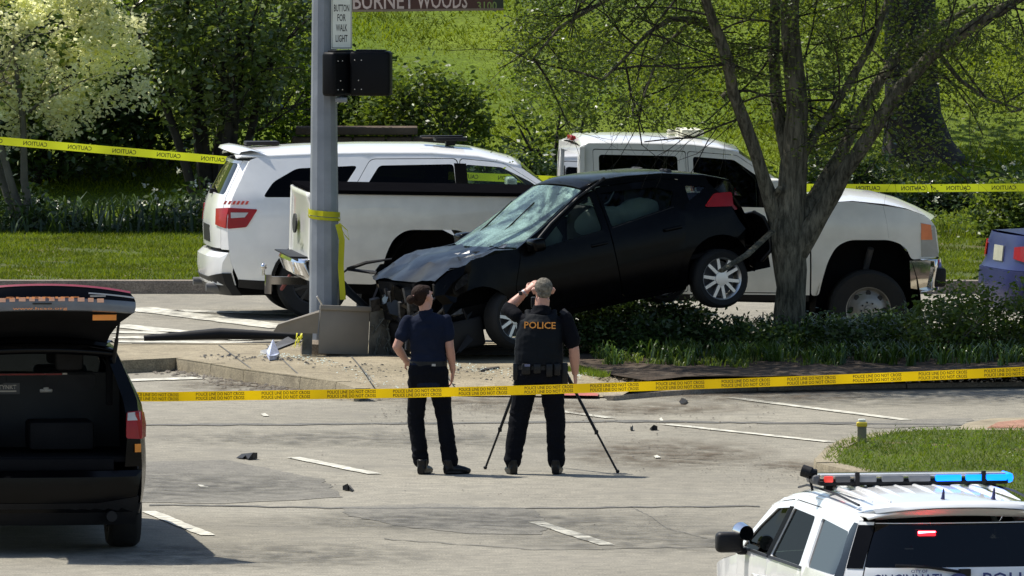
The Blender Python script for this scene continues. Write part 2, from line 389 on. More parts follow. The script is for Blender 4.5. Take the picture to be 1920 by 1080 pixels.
# text plane matrix: centre c, right vector rt, up vector up
def TP(c, rt, up):
    rt = Vector(rt).normalized(); up = Vector(up); up = (up - rt * up.dot(rt)).normalized(); n = rt.cross(up)
    M = Matrix((rt, up, n)).transposed().to_4x4(); M.translation = Vector(c); return M
def sheet(name, pts, z, m, res=None, **tg):
    P = [(p.x, p.y) for p in pts]
    if res:
        V, F = cdt(P, (), res); mb = MB().add([(v.x, v.y, z) for v in V], F)
    else: mb = MB().add([(x, y, z) for x, y in P], [tuple(range(len(P)))])
    o = mb.build(name, m, None); o.data.update(); return tag(o, **tg) if tg else tag(o, kind='structure')
# ------------------------------------------------------------ ground, roads, kerbs
def mark(a, b, wd, z=.009, name='road_marking', m=None):
    A, B = G(*a, z), G(*b, z); d = (B - A).normalized(); n = Vector((-d.y, d.x, 0)) * wd / 2
    L = (B - A).length; k = max(2, int(L / .25)); L1 = []; L2 = []
    for i in range(k + 1):
        p = A.lerp(B, i / k); L1.append(p + n * rnd.uniform(.82, 1.05)); L2.append(p - n * rnd.uniform(.82, 1.05))
    return tag(MB().grid([L1, L2]).build(name, m or M_paint), kind='structure')
tag(MB().add([(-160, 60, 0), (160, 60, 0), (160, 420, 0), (-160, 420, 0)], [(0, 1, 2, 3)]).build('road', M_road), kind='structure')
Z1 = .004
def patch(name, px, z, m):
    Q = subd([(G(x, y, z).x, G(x, y, z).y) for x, y in px], .18); j = .02 if name == 'road_patch' else .003
    return sheet(name, [Vector((x + rnd.gauss(0, j), y + rnd.gauss(0, j), 0)) for x, y in Q], z, m, .5)
patch('road_patch', [(640, 950), (820, 944), (1000, 955), (1035, 985), (1010, 1002), (880, 1000), (740, 985), (650, 965)], Z1, M_patch)
patch('road_patch', [(150, 868), (420, 862), (610, 900), (640, 932), (420, 944), (200, 940)], Z1, M_patch)
patch('road_patch', [(1560, 792), (1700, 786), (1830, 784), (1810, 797), (1640, 803)], Z1, M_patch)
def seam(pts, wd):
    L1 = []; L2 = []
    for i in range(len(pts) - 1):
        for t in np.linspace(0, 1, 16, endpoint=False):
            x = pts[i][0] * (1 - t) + pts[i + 1][0] * t; y = pts[i][1] * (1 - t) + pts[i + 1][1] * t
            p = G(x, y, .006); q = wd * rnd.uniform(.5, 1.2) / 2; j = Vector((0, rnd.uniform(-.06, .06), 0))
            L1.append(p + j + Vector((0, q, 0))); L2.append(p + j - Vector((0, q, 0)))
    tag(MB().grid([L1, L2]).build('road_crack_seal', M_seal), kind='structure')
seam([(0, 797), (600, 795), (1150, 789), (1500, 793), (2000, 797)], .34)
seam([(280, 946), (640, 952), (1040, 952), (1450, 948)], .16)
seam([(1180, 948), (1220, 968), (1250, 990), (1330, 1010)], .05)
seam([(720, 1010), (1000, 1030), (1400, 1024)], .05)
for a, b, wd in [((550, 857), (703, 888), .15), ((1005, 978), (1138, 1021), .15), ((278, 958), (390, 1003), .15),
                 ((1040, 769), (1145, 783), .14), ((1250, 795), (1555, 828), .13), ((1370, 745), (1700, 787), .14), ((228, 713), (374, 708), .35),
                 ((250, 577), (540, 614), .5), ((330, 582), (590, 590), .35), ((215, 609), (470, 637), .4), ((215, 622), (380, 625), .45),
                 ((215, 632), (430, 634), .4), ((215, 640), (470, 642), .35)]:
    mark(a, b, wd)
def stain(x, y, rx, ry, m, z=.011, name='road_stain'):
    c = G(x, y, z); a = (G(x + rx, y, z) - c).x; b = (c - G(x, y + ry, z)).y
    o = MB().add([(a * math.cos(q * 6.2832 / 24), b * math.sin(q * 6.2832 / 24), 0) for q in range(24)], [tuple(range(24))]).build(name, m); o.location = c; return tag(o, kind='structure')
for x, y, rx, ry in [(1250, 850, 230, 34), (1480, 872, 90, 14), (1150, 765, 330, 16), (900, 752, 220, 12), (480, 722, 190, 16), (700, 742, 160, 10), (1420, 742, 260, 14)]: stain(x, y, rx, ry, M_stain)
for x, y, rx, ry in [(300, 910, 420, 34), (900, 975, 500, 26), (1250, 1010, 420, 30), (700, 820, 520, 20), (430, 1040, 500, 30), (640, 590, 500, 14), (1650, 745, 420, 20)]: stain(x, y, rx, ry, M_oil, .012)
def kerb(pts, z, width, m, name='kerb', sec=3.0, side=1, face=True):
    """kerb of separate poured sections; pts = top outer edge"""
    e = thing(name, None, None); tag(e, kind='structure'); sub = []
    for i in range(len(pts) - 1):
        n = max(1, round((pts[i + 1] - pts[i]).length / sec)); sub += [pts[i].lerp(pts[i + 1], t / n) for t in range(n)]
    sub.append(pts[-1])
    nrm = []
    for i in range(len(sub)):
        d = (sub[min(i + 1, len(sub) - 1)] - sub[max(i - 1, 0)]); nrm.append(Vector((-d.y, d.x, 0)).normalized() * width * side)
    for i in range(len(sub) - 1):
        A, B = sub[i], sub[i + 1]; d = (B - A).normalized() * .006; a, b = A + d, B - d; na, nb = nrm[i], nrm[i + 1]
        dz = rnd.uniform(-.006, .006); vs = []
        for p, q in ((a, na), (b, nb)):
            for u, zz in ((-.015, -.05), (0, z - .03), (.03, z), (1, z)):
                r = p + q * u if u != -.015 else p - q.normalized() * .015
                vs.append((r.x, r.y, zz + (dz if zz > 0 else 0)))
        MB().add(vs, [(0, 4, 5, 1), (1, 5, 6, 2), (2, 6, 7, 3), (0, 1, 2, 3), (4, 7, 6, 5)]).build('kerb_section', m, e, smooth=False)
    return e
DK = G(960, 527, .14).y
kerb([Vector((x, DK, 0)) for x in (-24, 24)], .14, .25, M_conc2, side=1)
# verge and hillside
def hillz(x, y):
    t = max(0, y - 189.5); return .135 + .20 * t * min(1, t / 3 + .25) + (.05 * math.sin(x * 1.3) * math.sin(y * .9) if t > 1 else 0)
rows = [[Vector((x, y, .135 if y < 187 else hillz(x, y))) for x in np.linspace(-45, 45, 61)] for y in [DK + .25, 180, 186, 189.5, 191, 193, 195, 198, 202, 208, 216, 230, 260, 300, 380]]
tag(MB().grid(rows[:4]).build('verge', M_turf, smooth=True), kind='structure')
tag(MB().grid(rows[3:]).build('hillside', M_turf2, smooth=True), kind='structure')
# median island with kerb, footway and planting bed
ZI = .13
near = [(60, 668), (90, 682), (150, 684), (230, 676), (330, 671), (395, 681), (457, 692), (563, 706), (630, 716), (665, 728)]
kn = [G(x, y, ZI) for x, y in near]
kerb([G(60, 668, ZI), G(60, 655, ZI), G(110, 645, ZI), G(700, 642, ZI), G(2400, 640, ZI)], ZI, .16, M_conc, side=-1)
kerb(kn, ZI, .16, M_conc, side=1)
kerb([G(x, y, .05) for x, y in [(1150, 742), (1240, 734), (1420, 724), (1700, 718), (2400, 708)]], .05, .14, M_conc2, side=1)
ramp = [G(x, y, .02) for x, y in [(680, 731), (760, 737), (900, 741), (1140, 743)]]
outline = [p for p in kn] + ramp + [G(x, y, .05) for x, y in [(1160, 741), (1240, 732), (1420, 722), (1700, 716), (2400, 706)]] + [G(2400, 641, ZI), G(700, 643, ZI), G(110, 646, ZI), G(64, 656, ZI)]
P = [(p.x, p.y) for p in outline]
V, F = cdt(P, (), .45)
def isz(x, y):
    d = min(((x - (a.x + (b.x - a.x) * t)) ** 2 + (y - (a.y + (b.y - a.y) * t)) ** 2) ** .5 for a, b in zip(ramp, ramp[1:]) for t in (0, .25, .5, .75, 1))
    return (ZI - .006) * min(1, .1 + d / 2.2) if ramp[0].x - .3 < x < ramp[-1].x + .3 else ZI - .006
isl = MB().add([(v.x, v.y, isz(v.x, v.y)) for v in V], F).build('footway', M_conc, smooth=True); tag(isl, kind='structure')
soil = [(1060, 662), (1085, 692), (1150, 704), (1215, 716), (1420, 714), (1700, 708), (2400, 698), (2400, 645), (1040, 646)]
P2 = [(G(x, y, ZI).x, G(x, y, ZI).y) for x, y in soil]; V, F = cdt(P2, (), .35)
mb = MB().add([(v.x, v.y, ZI + .006 + .05 * rnd.random() * (0 if isz(v.x, v.y) < .12 else 1)) for v in V], F); tag(mb.build('planting_bed_soil', M_soil, smooth=True), kind='structure')
tag(patch('tactile_paving', [(1050, 736), (1128, 737), (1120, 742), (1045, 741)], .034, mat('tactile_red', (.35, .10, .08), .8, var=.3)), kind='structure')
for x in (470, 560, 700, 850):                     # scored joints of the footway
    a, b = G(x, {470: 690, 560: 702}.get(x, 716), ZI + .001), G(x - 60, 646, ZI + .001)
    d = (b - a).normalized(); n = Vector((-d.y, d.x, 0)) * .008
    tag(MB().add([a - n, a + n, b + n, b - n], [(0, 1, 2, 3)]).build('footway_joint', M_seal), kind='structure')
# near corner lawn
kerb([G(x, y, .12) for x, y in [(1900, 1150), (1652, 908), (1606, 884), (1530, 868), (1526, 860), (1548, 838), (1580, 822), (1640, 810)]], .12, .2, M_conc, side=-1)
lawn = [(1880, 1140), (1655, 905), (1610, 879), (1546, 865), (1560, 838), (1590, 824), (1650, 812), (1740, 806), (2300, 806), (2500, 1300), (2300, 1300)]
LP_ = [(G(x, y, .115).x, G(x, y, .115).y) for x, y in lawn]; V, F = cdt(LP_, (), .6)
tag(MB().add([(v.x, v.y, .115) for v in V], F).build('corner_lawn', M_turf, smooth=True), kind='structure')
patch('corner_footway', [(1790, 806), (1812, 793), (1860, 784), (2300, 774), (2300, 806)], .10, M_conc)
patch('brick_paving', [(1850, 802), (1872, 791), (1930, 785), (2300, 780), (2300, 802)], .106, M_brick)

def blades(name, pts, h, wd, lean, m, label=None, cat='grass', kind='stuff', parent=None, segs=1):
    n = len(pts); pts = np.asarray(pts, float); a = nr.uniform(0, 2 * np.pi, n); H = nr.uniform(h[0], h[1], n); ln = nr.uniform(lean[0], lean[1], n) * H
    b = nr.uniform(0, np.pi, n); dx = np.cos(b) * wd / 2; dy = np.sin(b) * wd / 2
    V = []
    base1 = pts + np.c_[dx, dy, 0 * a]; base2 = pts - np.c_[dx, dy, 0 * a]
    if segs == 1:
        tip = pts + np.c_[np.cos(a) * ln, np.sin(a) * ln, H]
        V = np.stack([base1, base2, tip], 1).reshape(-1, 3); F = np.arange(n * 3).reshape(-1, 3)
    else:       # arched strap leaf: 3 quads folded down at the end
        L = []
        for t, zt in ((0, 0), (.35, .75), (.7, 1.0), (1.0, .82)):
            c = pts + np.c_[np.cos(a) * ln * t, np.sin(a) * ln * t, H * zt]; k = (1 - t) ** .6 + .05
            px_ = -np.sin(a) * wd / 2 * k; py_ = np.cos(a) * wd / 2 * k
            L += [c + np.c_[px_, py_, 0 * a], c - np.c_[px_, py_, 0 * a]]
        V = np.stack(L, 1).reshape(-1, 3); base = (np.arange(n) * 8)[:, None]
        F = np.concatenate([base + np.array([[2 * i, 2 * i + 1, 2 * i + 3, 2 * i + 2]]) for i in range(3)], 0)
    return tag(np_mesh(name, V, F, m, parent), label, cat if parent is None else None, None, kind)
def scatter(x0, x1, y0, y1, n, zf, cl=0):
    x = nr.uniform(x0, x1, n); y = nr.uniform(y0, y1, n)
    if cl:
        f = np.sin(x * 2.1 + np.sin(y * 1.7)) * np.sin(y * 1.3 + x * .4) + nr.uniform(-1, 1, n); k = f > cl - 1; x, y = x[k], y[k]
    return np.array([(a, b, zf(a, b)) for a, b in zip(x, y)])
vg = scatter(-9, 9, DK + .3, 189, 170000, lambda x, y: .13)
bare = np.sin(vg[:, 0] * 1.7 + 2 * np.sin(vg[:, 1] * .9)) * np.sin(vg[:, 1] * 1.1 + 1.3 * np.sin(vg[:, 0] * .8 + 1)) + .35 * np.sin(vg[:, 0] * 6 + vg[:, 1] * 4); vg = vg[(bare < .62) | (nr.random(len(vg)) < .12)]
blades('grass', vg, (.02, .055), .02, (.2, 1.3), L_verge, 'mown grass of the verge behind the far kerb')
blades('grass', scatter(-11, 11, 189, 203, 190000, lambda x, y: hillz(x, y) - .01, .4), (.03, .085), .024, (.3, 1.4), L_hill, 'bright sunlit grass covering the hillside')
pp = scatter(min(p[0] for p in LP_), 10, min(p[1] for p in LP_) + 12, max(p[1] for p in LP_), 85000, lambda x, y: .11)
pp = pp[[inpoly(a, b, LP_) for a, b, c in pp]]
blades('grass', pp, (.02, .07), .012, (.3, 1.4), L_near, 'lush grass of the corner lawn beside the short post')
gs = [G(x, y, ZI) for x, y in [(1040, 690), (1090, 693), (1145, 704), (1130, 707), (1085, 700)]]; gp = [(p.x, p.y) for p in gs]
q = scatter(gs[0].x, gs[2].x, min(p[1] for p in gp), max(p[1] for p in gp), 3000, lambda x, y: ZI - .01); q = q[[inpoly(a, b, gp) for a, b, c in q]]
blades('grass', q, (.03, .08), .01, (.1, .8), L_near, 'small grass strip at the edge of the footway')

# ------------------------------------------------------------ vegetation
def leaves(name, cen, size, m, parent=None, flat=.5, label=None, cat=None, kind=None, asp=.5):
    """cen (N,3): one four-sided leaf at each"""
    if parent is not None and parent.name == 'street_tree':     # the crown stops above the cab, as on the real tree
        cen = np.asarray(cen); x_ = cen[:, 0]; cen = cen[~((x_ > -2.45) & (x_ < .0) & (cen[:, 2] < 2.28))]
    n = len(cen); cen = np.asarray(cen, float); s = nr.uniform(.6, 1.25, n)[:, None] * size
    a = nr.normal(size=(n, 3)); a[:, 2] *= flat; a /= np.linalg.norm(a, axis=1)[:, None]
    b = nr.normal(size=(n, 3)); b -= a * (a * b).sum(1)[:, None]; b /= np.linalg.norm(b, axis=1)[:, None]
    c = np.cross(a, b)
    V = np.stack([cen - a * s, cen + b * s * asp - c * s * .15, cen + a * s, cen - b * s * asp - c * s * .15], 1).reshape(-1, 3)
    F = np.arange(n * 4).reshape(-1, 4)
    return tag(np_mesh(name, V, F, m, parent), label, cat, None, kind)
def clumps(c, r, ncl, per, cr, seed=0, fill=.35):
    """leaf centres in clumps spread through an ellipsoid shell"""
    g = np.random.default_rng(seed); d = g.normal(size=(ncl, 3)); d /= np.linalg.norm(d, axis=1)[:, None]
    rad = g.uniform(fill, 1, ncl)[:, None] ** .6; C = np.array(c) + d * rad * np.array(r)
    k = g.normal(size=(ncl, per, 3)) * cr * g.uniform(.5, 1.4, (ncl, 1, 1)); return (C[:, None, :] + k).reshape(-1, 3), C
def twig_tree(mb, p, d, L, r, depth, tips, spread=.6, up=.05, n=5, bend=.25):
    pts = [p]; rr = [r]; q = p.copy(); dd = d.normalized(); k = 4
    for i in range(k):
        dd = (dd + Vector((rnd.gauss(0, bend), rnd.gauss(0, bend), rnd.gauss(0, bend) + up)) * .6).normalized()
        q = q + dd * (L / k); pts.append(q.copy()); rr.append(r * (1 - .55 * (i + 1) / k))
        if depth <= 1: tips.append((q.copy(), dd.copy()))
    mb.tube(pts, rr, n=n, cap=False)
    if depth > 0:
        for j in range(rnd.choice((2, 3, 3))):
            i = rnd.randint(1, k); sd_ = Vector((rnd.gauss(0, 1), rnd.gauss(0, 1), rnd.gauss(0, .7))).normalized()
            twig_tree(mb, pts[i], (dd + sd_ * spread).normalized(), L * rnd.uniform(.55, .8), rr[i] * .65, depth - 1, tips, spread, up, max(3, n - 1), bend)
def tipleaves(tips, per, sp):
    T = np.array([tuple(t[0]) for t in tips]); k = nr.normal(size=(len(T), per, 3)) * sp; return (T[:, None, :] + k).reshape(-1, 3)
def shrub(name, label, cat, px, py, D, wid, hei, ncl, per, leaf, lm, stems=4, bark=None, cr=.16, dep=None, group=None, seed=1, low=.15, asp=.5, fill=.35, stem_r=.03):
    b = PD(px, py, D); gz = hillz(b.x, D) if D > 189 else .13; b.z = gz
    e = thing(name, label, cat, Matrix.Translation(b), group)
    dep = dep or wid * .8; tr = MB(); h0 = hei * low
    for i in range(stems):
        x = wid * .25 * rnd.uniform(-1, 1); y = dep * .2 * rnd.uniform(-1, 1); t = Vector((x * 2.2, y * 2.2, hei * rnd.uniform(.6, .92)))
        s = Vector((x * .3, y * .3, -.05)); m1 = s.lerp(t, .5) + Vector((rnd.uniform(-.15, .15), 0, .1)) * wid * .3
        tr.tube([s, s.lerp(m1, .5) + Vector((rnd.uniform(-.06, .06), 0, 0)), m1, m1.lerp(t, .6), t], [stem_r * k for k in (1.2, .9, .75, .5, .2)], n=6, cap=False)
        for j in range(4):
            p = s.lerp(t, rnd.uniform(.35, .9)); tips = []
            twig_tree(tr, p, Vector((rnd.gauss(0, 1), rnd.gauss(0, 1), .5)), hei * .28, stem_r * .4, 1, tips, n=4)
    tr.build('trunk', bark or M_lbark, e, smooth=60)
    cen, C = clumps((0, 0, h0 + (hei - h0) / 2), (wid / 2, dep / 2, (hei - h0) / 2), ncl, per, cr, seed, fill)
    cen = cen[cen[:, 2] > .03]
    leaves('crown', cen, leaf, lm, e, asp=asp)
    return e, C
# flowering tree, far left
e, C = shrub('flowering_tree', 'pale cream flowering tree with thin stems at the left edge behind the lime tape', 'tree', 68, 400, 186.5, 2.9, 3.25, 170, 80, .036, L_blos, 3, cr=.085, dep=.8, seed=3, low=.30, asp=.6, stem_r=.05)
cen, _ = clumps((0, .2, 2.2), (1.4, .5, 1.0), 50, 24, .15, 31); leaves('foliage', cen, .05, L_mid, e)
# dense dark tree between it and the signal pole
e, C = shrub('shrub_tree', 'dense dark green many-stemmed shrub tree between the flowering tree and the signal pole', 'tree', 402, 360, 189.5, 2.35, 3.9, 190, 52, .05, L_gloss, 7, M_barkd, .14, 2.0, seed=5, low=.24, stem_r=.06)
cen, _ = clumps((0.2, -.2, 2.4), (1.3, 1.0, 1.1), 60, 40, .13, 33); leaves('foliage', cen, .05, L_mid, e)
shrub('shrub', 'dark leafy shrub in the shade behind the rear of the white SUV', 'shrub', 280, 330, 192, 2.6, 2.3, 240, 45, .055, L_dark, 5, M_barkd, .2, 2, seed=6, low=.05)  # dark leaf colour stands in for canopy shade, here and in the thicket
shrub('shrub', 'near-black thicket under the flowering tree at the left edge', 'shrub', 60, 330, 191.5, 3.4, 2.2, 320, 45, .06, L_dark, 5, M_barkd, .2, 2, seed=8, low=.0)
shrub('shrub', 'olive green shrub right of the pedestrian signal, above the roof of the white SUV', 'shrub', 790, 290, 191, 1.75, 1.45, 200, 46, .042, L_mid, 6, M_barkd, .11, 1.2, seed=10, low=.15)
shrub('shrub', 'yellow green shrub seen left of the signal pole above the white SUV roof', 'shrub', 545, 300, 191.5, 1.3, 1.6, 90, 34, .045, L_light, 5, M_barkd, .13, 1, seed=12, low=.1)
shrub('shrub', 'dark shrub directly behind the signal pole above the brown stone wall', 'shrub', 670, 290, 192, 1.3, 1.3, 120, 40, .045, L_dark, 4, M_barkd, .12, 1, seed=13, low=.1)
shrub('sapling', 'thin open sapling with few leaves between the white SUV and the pickup cab', 'tree', 1040, 330, 191, 1.3, 1.3, 34, 20, .05, L_mid, 4, M_barkd, .09, .8, seed=14, low=.2)
shrub('shrub', 'low dark green shrub between the white SUV windscreen and the pickup cab', 'shrub', 975, 345, 189, 1.1, .75, 110, 38, .045, L_dark, 4, M_barkd, .11, .8, seed=15, low=0)
shrub('shrub', 'sunlit shrub behind the blue car at the right edge', 'shrub', 1890, 415, 183, .75, .75, 110, 36, .04, L_mid, 4, M_barkd, .09, .7, seed=16, low=0)
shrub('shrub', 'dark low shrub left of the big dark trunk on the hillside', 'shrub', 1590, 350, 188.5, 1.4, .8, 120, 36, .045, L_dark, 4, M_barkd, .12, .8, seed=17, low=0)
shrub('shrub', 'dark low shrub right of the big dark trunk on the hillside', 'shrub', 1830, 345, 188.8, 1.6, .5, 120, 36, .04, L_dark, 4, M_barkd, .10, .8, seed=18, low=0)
shrub('sapling', 'slim sapling behind the fork of the street tree', 'tree', 1560, 330, 190.5, .9, 1.9, 40, 22, .045, L_mid, 3, M_barkd, .11, .7, seed=19, low=.2)
# undergrowth along the back of the verge
cen = scatter(-9.5, -2.2, 186.0, 188.4, 900, lambda x, y: .13); k = nr.normal(size=(900, 26, 3)) * np.array([.13, .13, .09]); k[:, :, 2] = np.abs(k[:, :, 2]) * (1.2 + np.sin(cen[:, 0] * 3)[:, None]) ; c2 = (cen[:, None, :] + k).reshape(-1, 3)
leaves('undergrowth', c2, .045, L_dark, None, label='knee-high leafy undergrowth along the back of the left verge', cat='undergrowth', kind='stuff')
blades('undergrowth', scatter(-9.5, -2, 185.6, 187.8, 1100, lambda x, y: .13), (.12, .40), .03, (.3, 1), L_dark, 'strap-leaved plants in front of the left thicket', 'undergrowth', segs=3)
cen = scatter(.2, 9.5, 185.2, 189.5, 1300, lambda x, y: .13); k = nr.normal(size=(1300, 22, 3)) * np.array([.13, .13, .07]); k[:, :, 2] = np.abs(k[:, :, 2]); c2 = (cen[:, None, :] + k).reshape(-1, 3)
leaves('undergrowth', c2, .04, L_mid, None, label='low green ground cover behind the pickup and the blue car', cat='undergrowth', kind='stuff')
blades('tall_grass', scatter(.2, 9.5, 184.5, 188.5, 2600, lambda x, y: .13), (.06, .22), .018, (.3, 1.2), L_verge, 'loose tall grass behind the pickup', 'grass', segs=3)
cen = scatter(.9, 9.5, 188.3, 190.6, 1500, lambda x, y: hillz(x, y)); k = nr.normal(size=(1500, 24, 3)) * np.array([.14, .13, .09]); k[:, :, 2] = np.abs(k[:, :, 2]) * (1.3 + .8 * np.sin(cen[:, 0] * 2.3)[:, None])  # undergrowth belt whose dark leaves also supply the big tree's shade band
leaves('undergrowth', (cen[:, None, :] + k).reshape(-1, 3), .04, L_dark, None, label='dark leafy undergrowth at the foot of the hillside behind the pickup', cat='undergrowth', kind='stuff')
fl = scatter(-4.4, -1.9, 185.6, 187.5, 38, lambda x, y: rnd.uniform(.3, .85)); fl = np.concatenate([fl, scatter(0, 8, 186, 189, 36, lambda x, y: rnd.uniform(.25, .9))])
c2 = (fl[:, None, :] + nr.normal(size=(len(fl), 9, 3)) * .018).reshape(-1, 3); leaves('wildflowers', c2, .022, L_white, None, label='scattered small white flower heads among the undergrowth', cat='flowers', kind='stuff', asp=.8)
# big trunk on the hillside, its crown high above
b = PD(1712, 290, 192.5); b.z = hillz(b.x, 192.5)
e = thing('big_tree', 'huge dark tree trunk standing on the green hillside at the right', 'tree', Matrix.Translation(b))
mb = MB(); mb.tube([(.1, 0, -.2), (.05, 0, .12), (0, 0, .5), (-.04, 0, 1.3), (-.02, 0, 3), (0, 0, 6)], [.62, .43, .34, .31, .29, .22], n=14, cap=False)
tips = []
for i in range(9): twig_tree(mb, Vector((0, 0, 3.6 + .28 * i)), Vector((math.cos(i * 2.4), math.sin(i * 2.4), .5)), 3.2, .11, 2, tips, .7)
mb.build('trunk', M_barkd, e, smooth=60)
cen, _ = clumps((0.3, 0, 6.2), (4.2, 3.6, 2.1), 420, 40, .34, 21); leaves('crown', cen, .11, L_mid, e)
c = np.array([(rnd.uniform(-.36, .36), -.36 - rnd.uniform(0, .06), rnd.uniform(.15, 2)) for _ in range(260)]); leaves('ivy', c, .035, L_mid, e, asp=.7)
# low brown stone wall behind the SUV
a = PD(562, 276, 189.8); b = PD(775, 276, 189.8)
e = thing('stone_wall', 'low brown stone wall behind the roof of the white SUV', 'wall', Matrix.Translation((a.x, 189.8, hillz(a.x, 189.8))))
L = b.x - a.x; top = a.z - hillz(a.x, 189.8) + .22
for j in range(3):
    x = -rnd.uniform(0, .1)
    while x < L:
        wd = rnd.uniform(.28, .46); MB().box((x + wd / 2, rnd.uniform(-.01, .01), -.05 + (j + .5) * (top - .04) / 3), (wd - .015, .3, (top - .04) / 3 - .012)).build('stone', M_stone, e, bevel=.012, seg=1); x += wd
MB().box((L / 2, 0, top - .02), (L + .1, .42, .09)).build('coping', M_stone, e, bevel=.015)
# the street tree on the island
DT = G(1480, 664, ZI).y
def TP3(x, y, d=0): return PD(x, y, DT + d)
base = PD(1480, 664, DT); base.z = ZI
e_tree = thing('street_tree', 'grey-barked street tree forking low in front of the white pickup bonnet', 'tree', Matrix.Translation(base))
def limb(mb, pts, rad, dd=0, n=9):
    P = [TP3(p[0], p[1], dd * i) - base for i, p in enumerate(pts)]
    Q = []; Rr = []
    for i in range(len(P) - 1):
        for t in (0, .5): Q.append(P[i].lerp(P[i + 1], t) + Vector((rnd.gauss(0, 1), rnd.gauss(0, 1), 0)) * rad[i] * .06 / 180); Rr.append((rad[i] * (1 - t) + rad[i + 1] * t) / 180 * rnd.uniform(.95, 1.05))
    Q.append(P[-1]); Rr.append(rad[-1] / 180); mb.tube(Q, Rr, n=n, cap=True); return Q
mb = MB(); Ls = []
Ls.append(limb(mb, [(1478, 672), (1480, 640), (1482, 540), (1478, 475), (1478, 420), (1484, 350), (1492, 280), (1494, 200), (1486, 100), (1480, 0), (1484, -160), (1470, -330)], [42, 30, 27, 31, 36, 27, 23, 20, 18, 17, 13, 6], n=14))
Ls.append(limb(mb, [(1466, 450), (1448, 390), (1432, 335), (1410, 270), (1392, 220), (1374, 170), (1366, 120), (1345, 60), (1322, 0), (1300, -80), (1260, -200)], [20, 15, 13, 12, 12, 11, 11, 10, 9, 8, 4], -.08))
Ls.append(limb(mb, [(1484, 320), (1470, 255), (1456, 190), (1452, 100), (1453, 0), (1440, -150)], [18, 14, 12, 11, 10, 5], .1))
Ls.append(limb(mb, [(1490, 470), (1540, 400), (1585, 320), (1630, 255), (1680, 175), (1745, 105), (1830, 45), (1925, -10), (2050, -80)], [26, 17, 15, 14, 13, 12, 10, 8, 4], -.12))
Ls.append(limb(mb, [(1494, 430), (1535, 360), (1575, 290), (1610, 220), (1650, 150), (1690, 100), (1740, 60), (1830, 10)], [18, 14, 12, 11, 10, 9, 7, 4], .15))
Ls.append(limb(mb, [(1500, 300), (1530, 250), (1555, 215), (1590, 160), (1630, 90), (1665, 0), (1690, -100)], [10, 9, 8, 8, 7, 6, 3], .1))
limb(mb, [(1374, 180), (1362, 178), (1356, 184)], [10, 8, 7])
limb(mb, [(1470, 400), (1452, 372), (1462, 352)], [14, 8, 5], -.1)
Ls.append(limb(mb, [(1345, 62), (1300, 36), (1255, 36), (1215, 62), (1170, 110), (1130, 150)], [7, 6, 5, 4, 3, 2], -.1))
Ls.append(limb(mb, [(1300, 36), (1240, 90), (1218, 150), (1195, 215)], [4, 3, 2.5, 1.5], -.1))
Ls.append(limb(mb, [(1300, -60), (1200, -40), (1120, 10), (1050, 50), (1000, 110)], [6, 5, 4, 3, 1.5], -.15))
Ls.append(limb(mb, [(1760, 100), (1800, 150), (1850, 185), (1915, 205)], [5, 4, 3, 1.5], -.1))
mb.build('trunk', M_bark, e_tree, smooth=60)
tw = MB(); tips = []
for L in Ls:
    for i in range(4, len(L)):
        for _ in range(1):
            if L[i].z < 2.3: continue
            d = Vector((rnd.gauss(0, 1), rnd.gauss(0, .8), rnd.gauss(-.05, .5))); twig_tree(tw, L[i], d, rnd.uniform(.7, 1.3), .014, 2, tips, .7, -.03, 4, .3)
for (x, y) in [(1060, -50), (1150, -60), (1250, -50), (1350, -60), (1650, -60), (1780, -50), (1880, -40), (2000, 20), (1560, -50)]:
    for _ in range(2):
        p = TP3(x + rnd.uniform(-50, 50), y, rnd.uniform(-1, 1)) - base; twig_tree(tw, p, Vector((rnd.gauss(0, .6), rnd.gauss(0, .5), -.8)), rnd.uniform(.7, 1.2), .012, 2, tips, .6, -.06, 4, .3)
tw.build('twigs', M_barkd, e_tree, smooth=60)
lv = tipleaves(tips, 7, .07); pxx = 960 + (lv[:, 0] + base.x) / (lv[:, 1] + base.y) * FPX; lv = lv[(pxx > 965) & (lv[:, 2] > 1.85)]
leaves('foliage', lv, .026, L_tree, e_tree)
cen, _ = clumps((-.5, -.7, 6.0), (4.4, 2.8, 2.0), 480, 60, .28, 23); cen = cen[cen[:, 2] > 3.7]; leaves('crown', cen, .06, L_tree, e_tree)
for L in [(965, 1340, -60, 300, 150), (1330, 1700, -60, 130, 90), (1500, 1780, 60, 330, 50), (1760, 1960, -60, 110, 34)]:
    C = np.array([tuple(TP3(rnd.uniform(L[0], L[1]), L[2] + (L[3] - L[2]) * rnd.random() ** 1.5, rnd.uniform(-.8, 1.8)) - base) for _ in range(L[4])])
    k = nr.normal(size=(len(C), 42, 3)) * np.array([.11, .11, .09]); leaves('foliage', (C[:, None, :] + k).reshape(-1, 3), .021, L_tree, e_tree)
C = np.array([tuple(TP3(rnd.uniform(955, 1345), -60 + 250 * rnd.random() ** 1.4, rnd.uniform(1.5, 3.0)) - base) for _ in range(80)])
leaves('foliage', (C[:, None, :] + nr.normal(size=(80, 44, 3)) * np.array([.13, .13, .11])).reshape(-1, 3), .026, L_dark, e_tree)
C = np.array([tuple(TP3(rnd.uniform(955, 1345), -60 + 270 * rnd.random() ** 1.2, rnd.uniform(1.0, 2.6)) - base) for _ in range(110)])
leaves('foliage', (C[:, None, :] + nr.normal(size=(110, 30, 3)) * np.array([.12, .12, .10])).reshape(-1, 3), .022, L_light, e_tree)
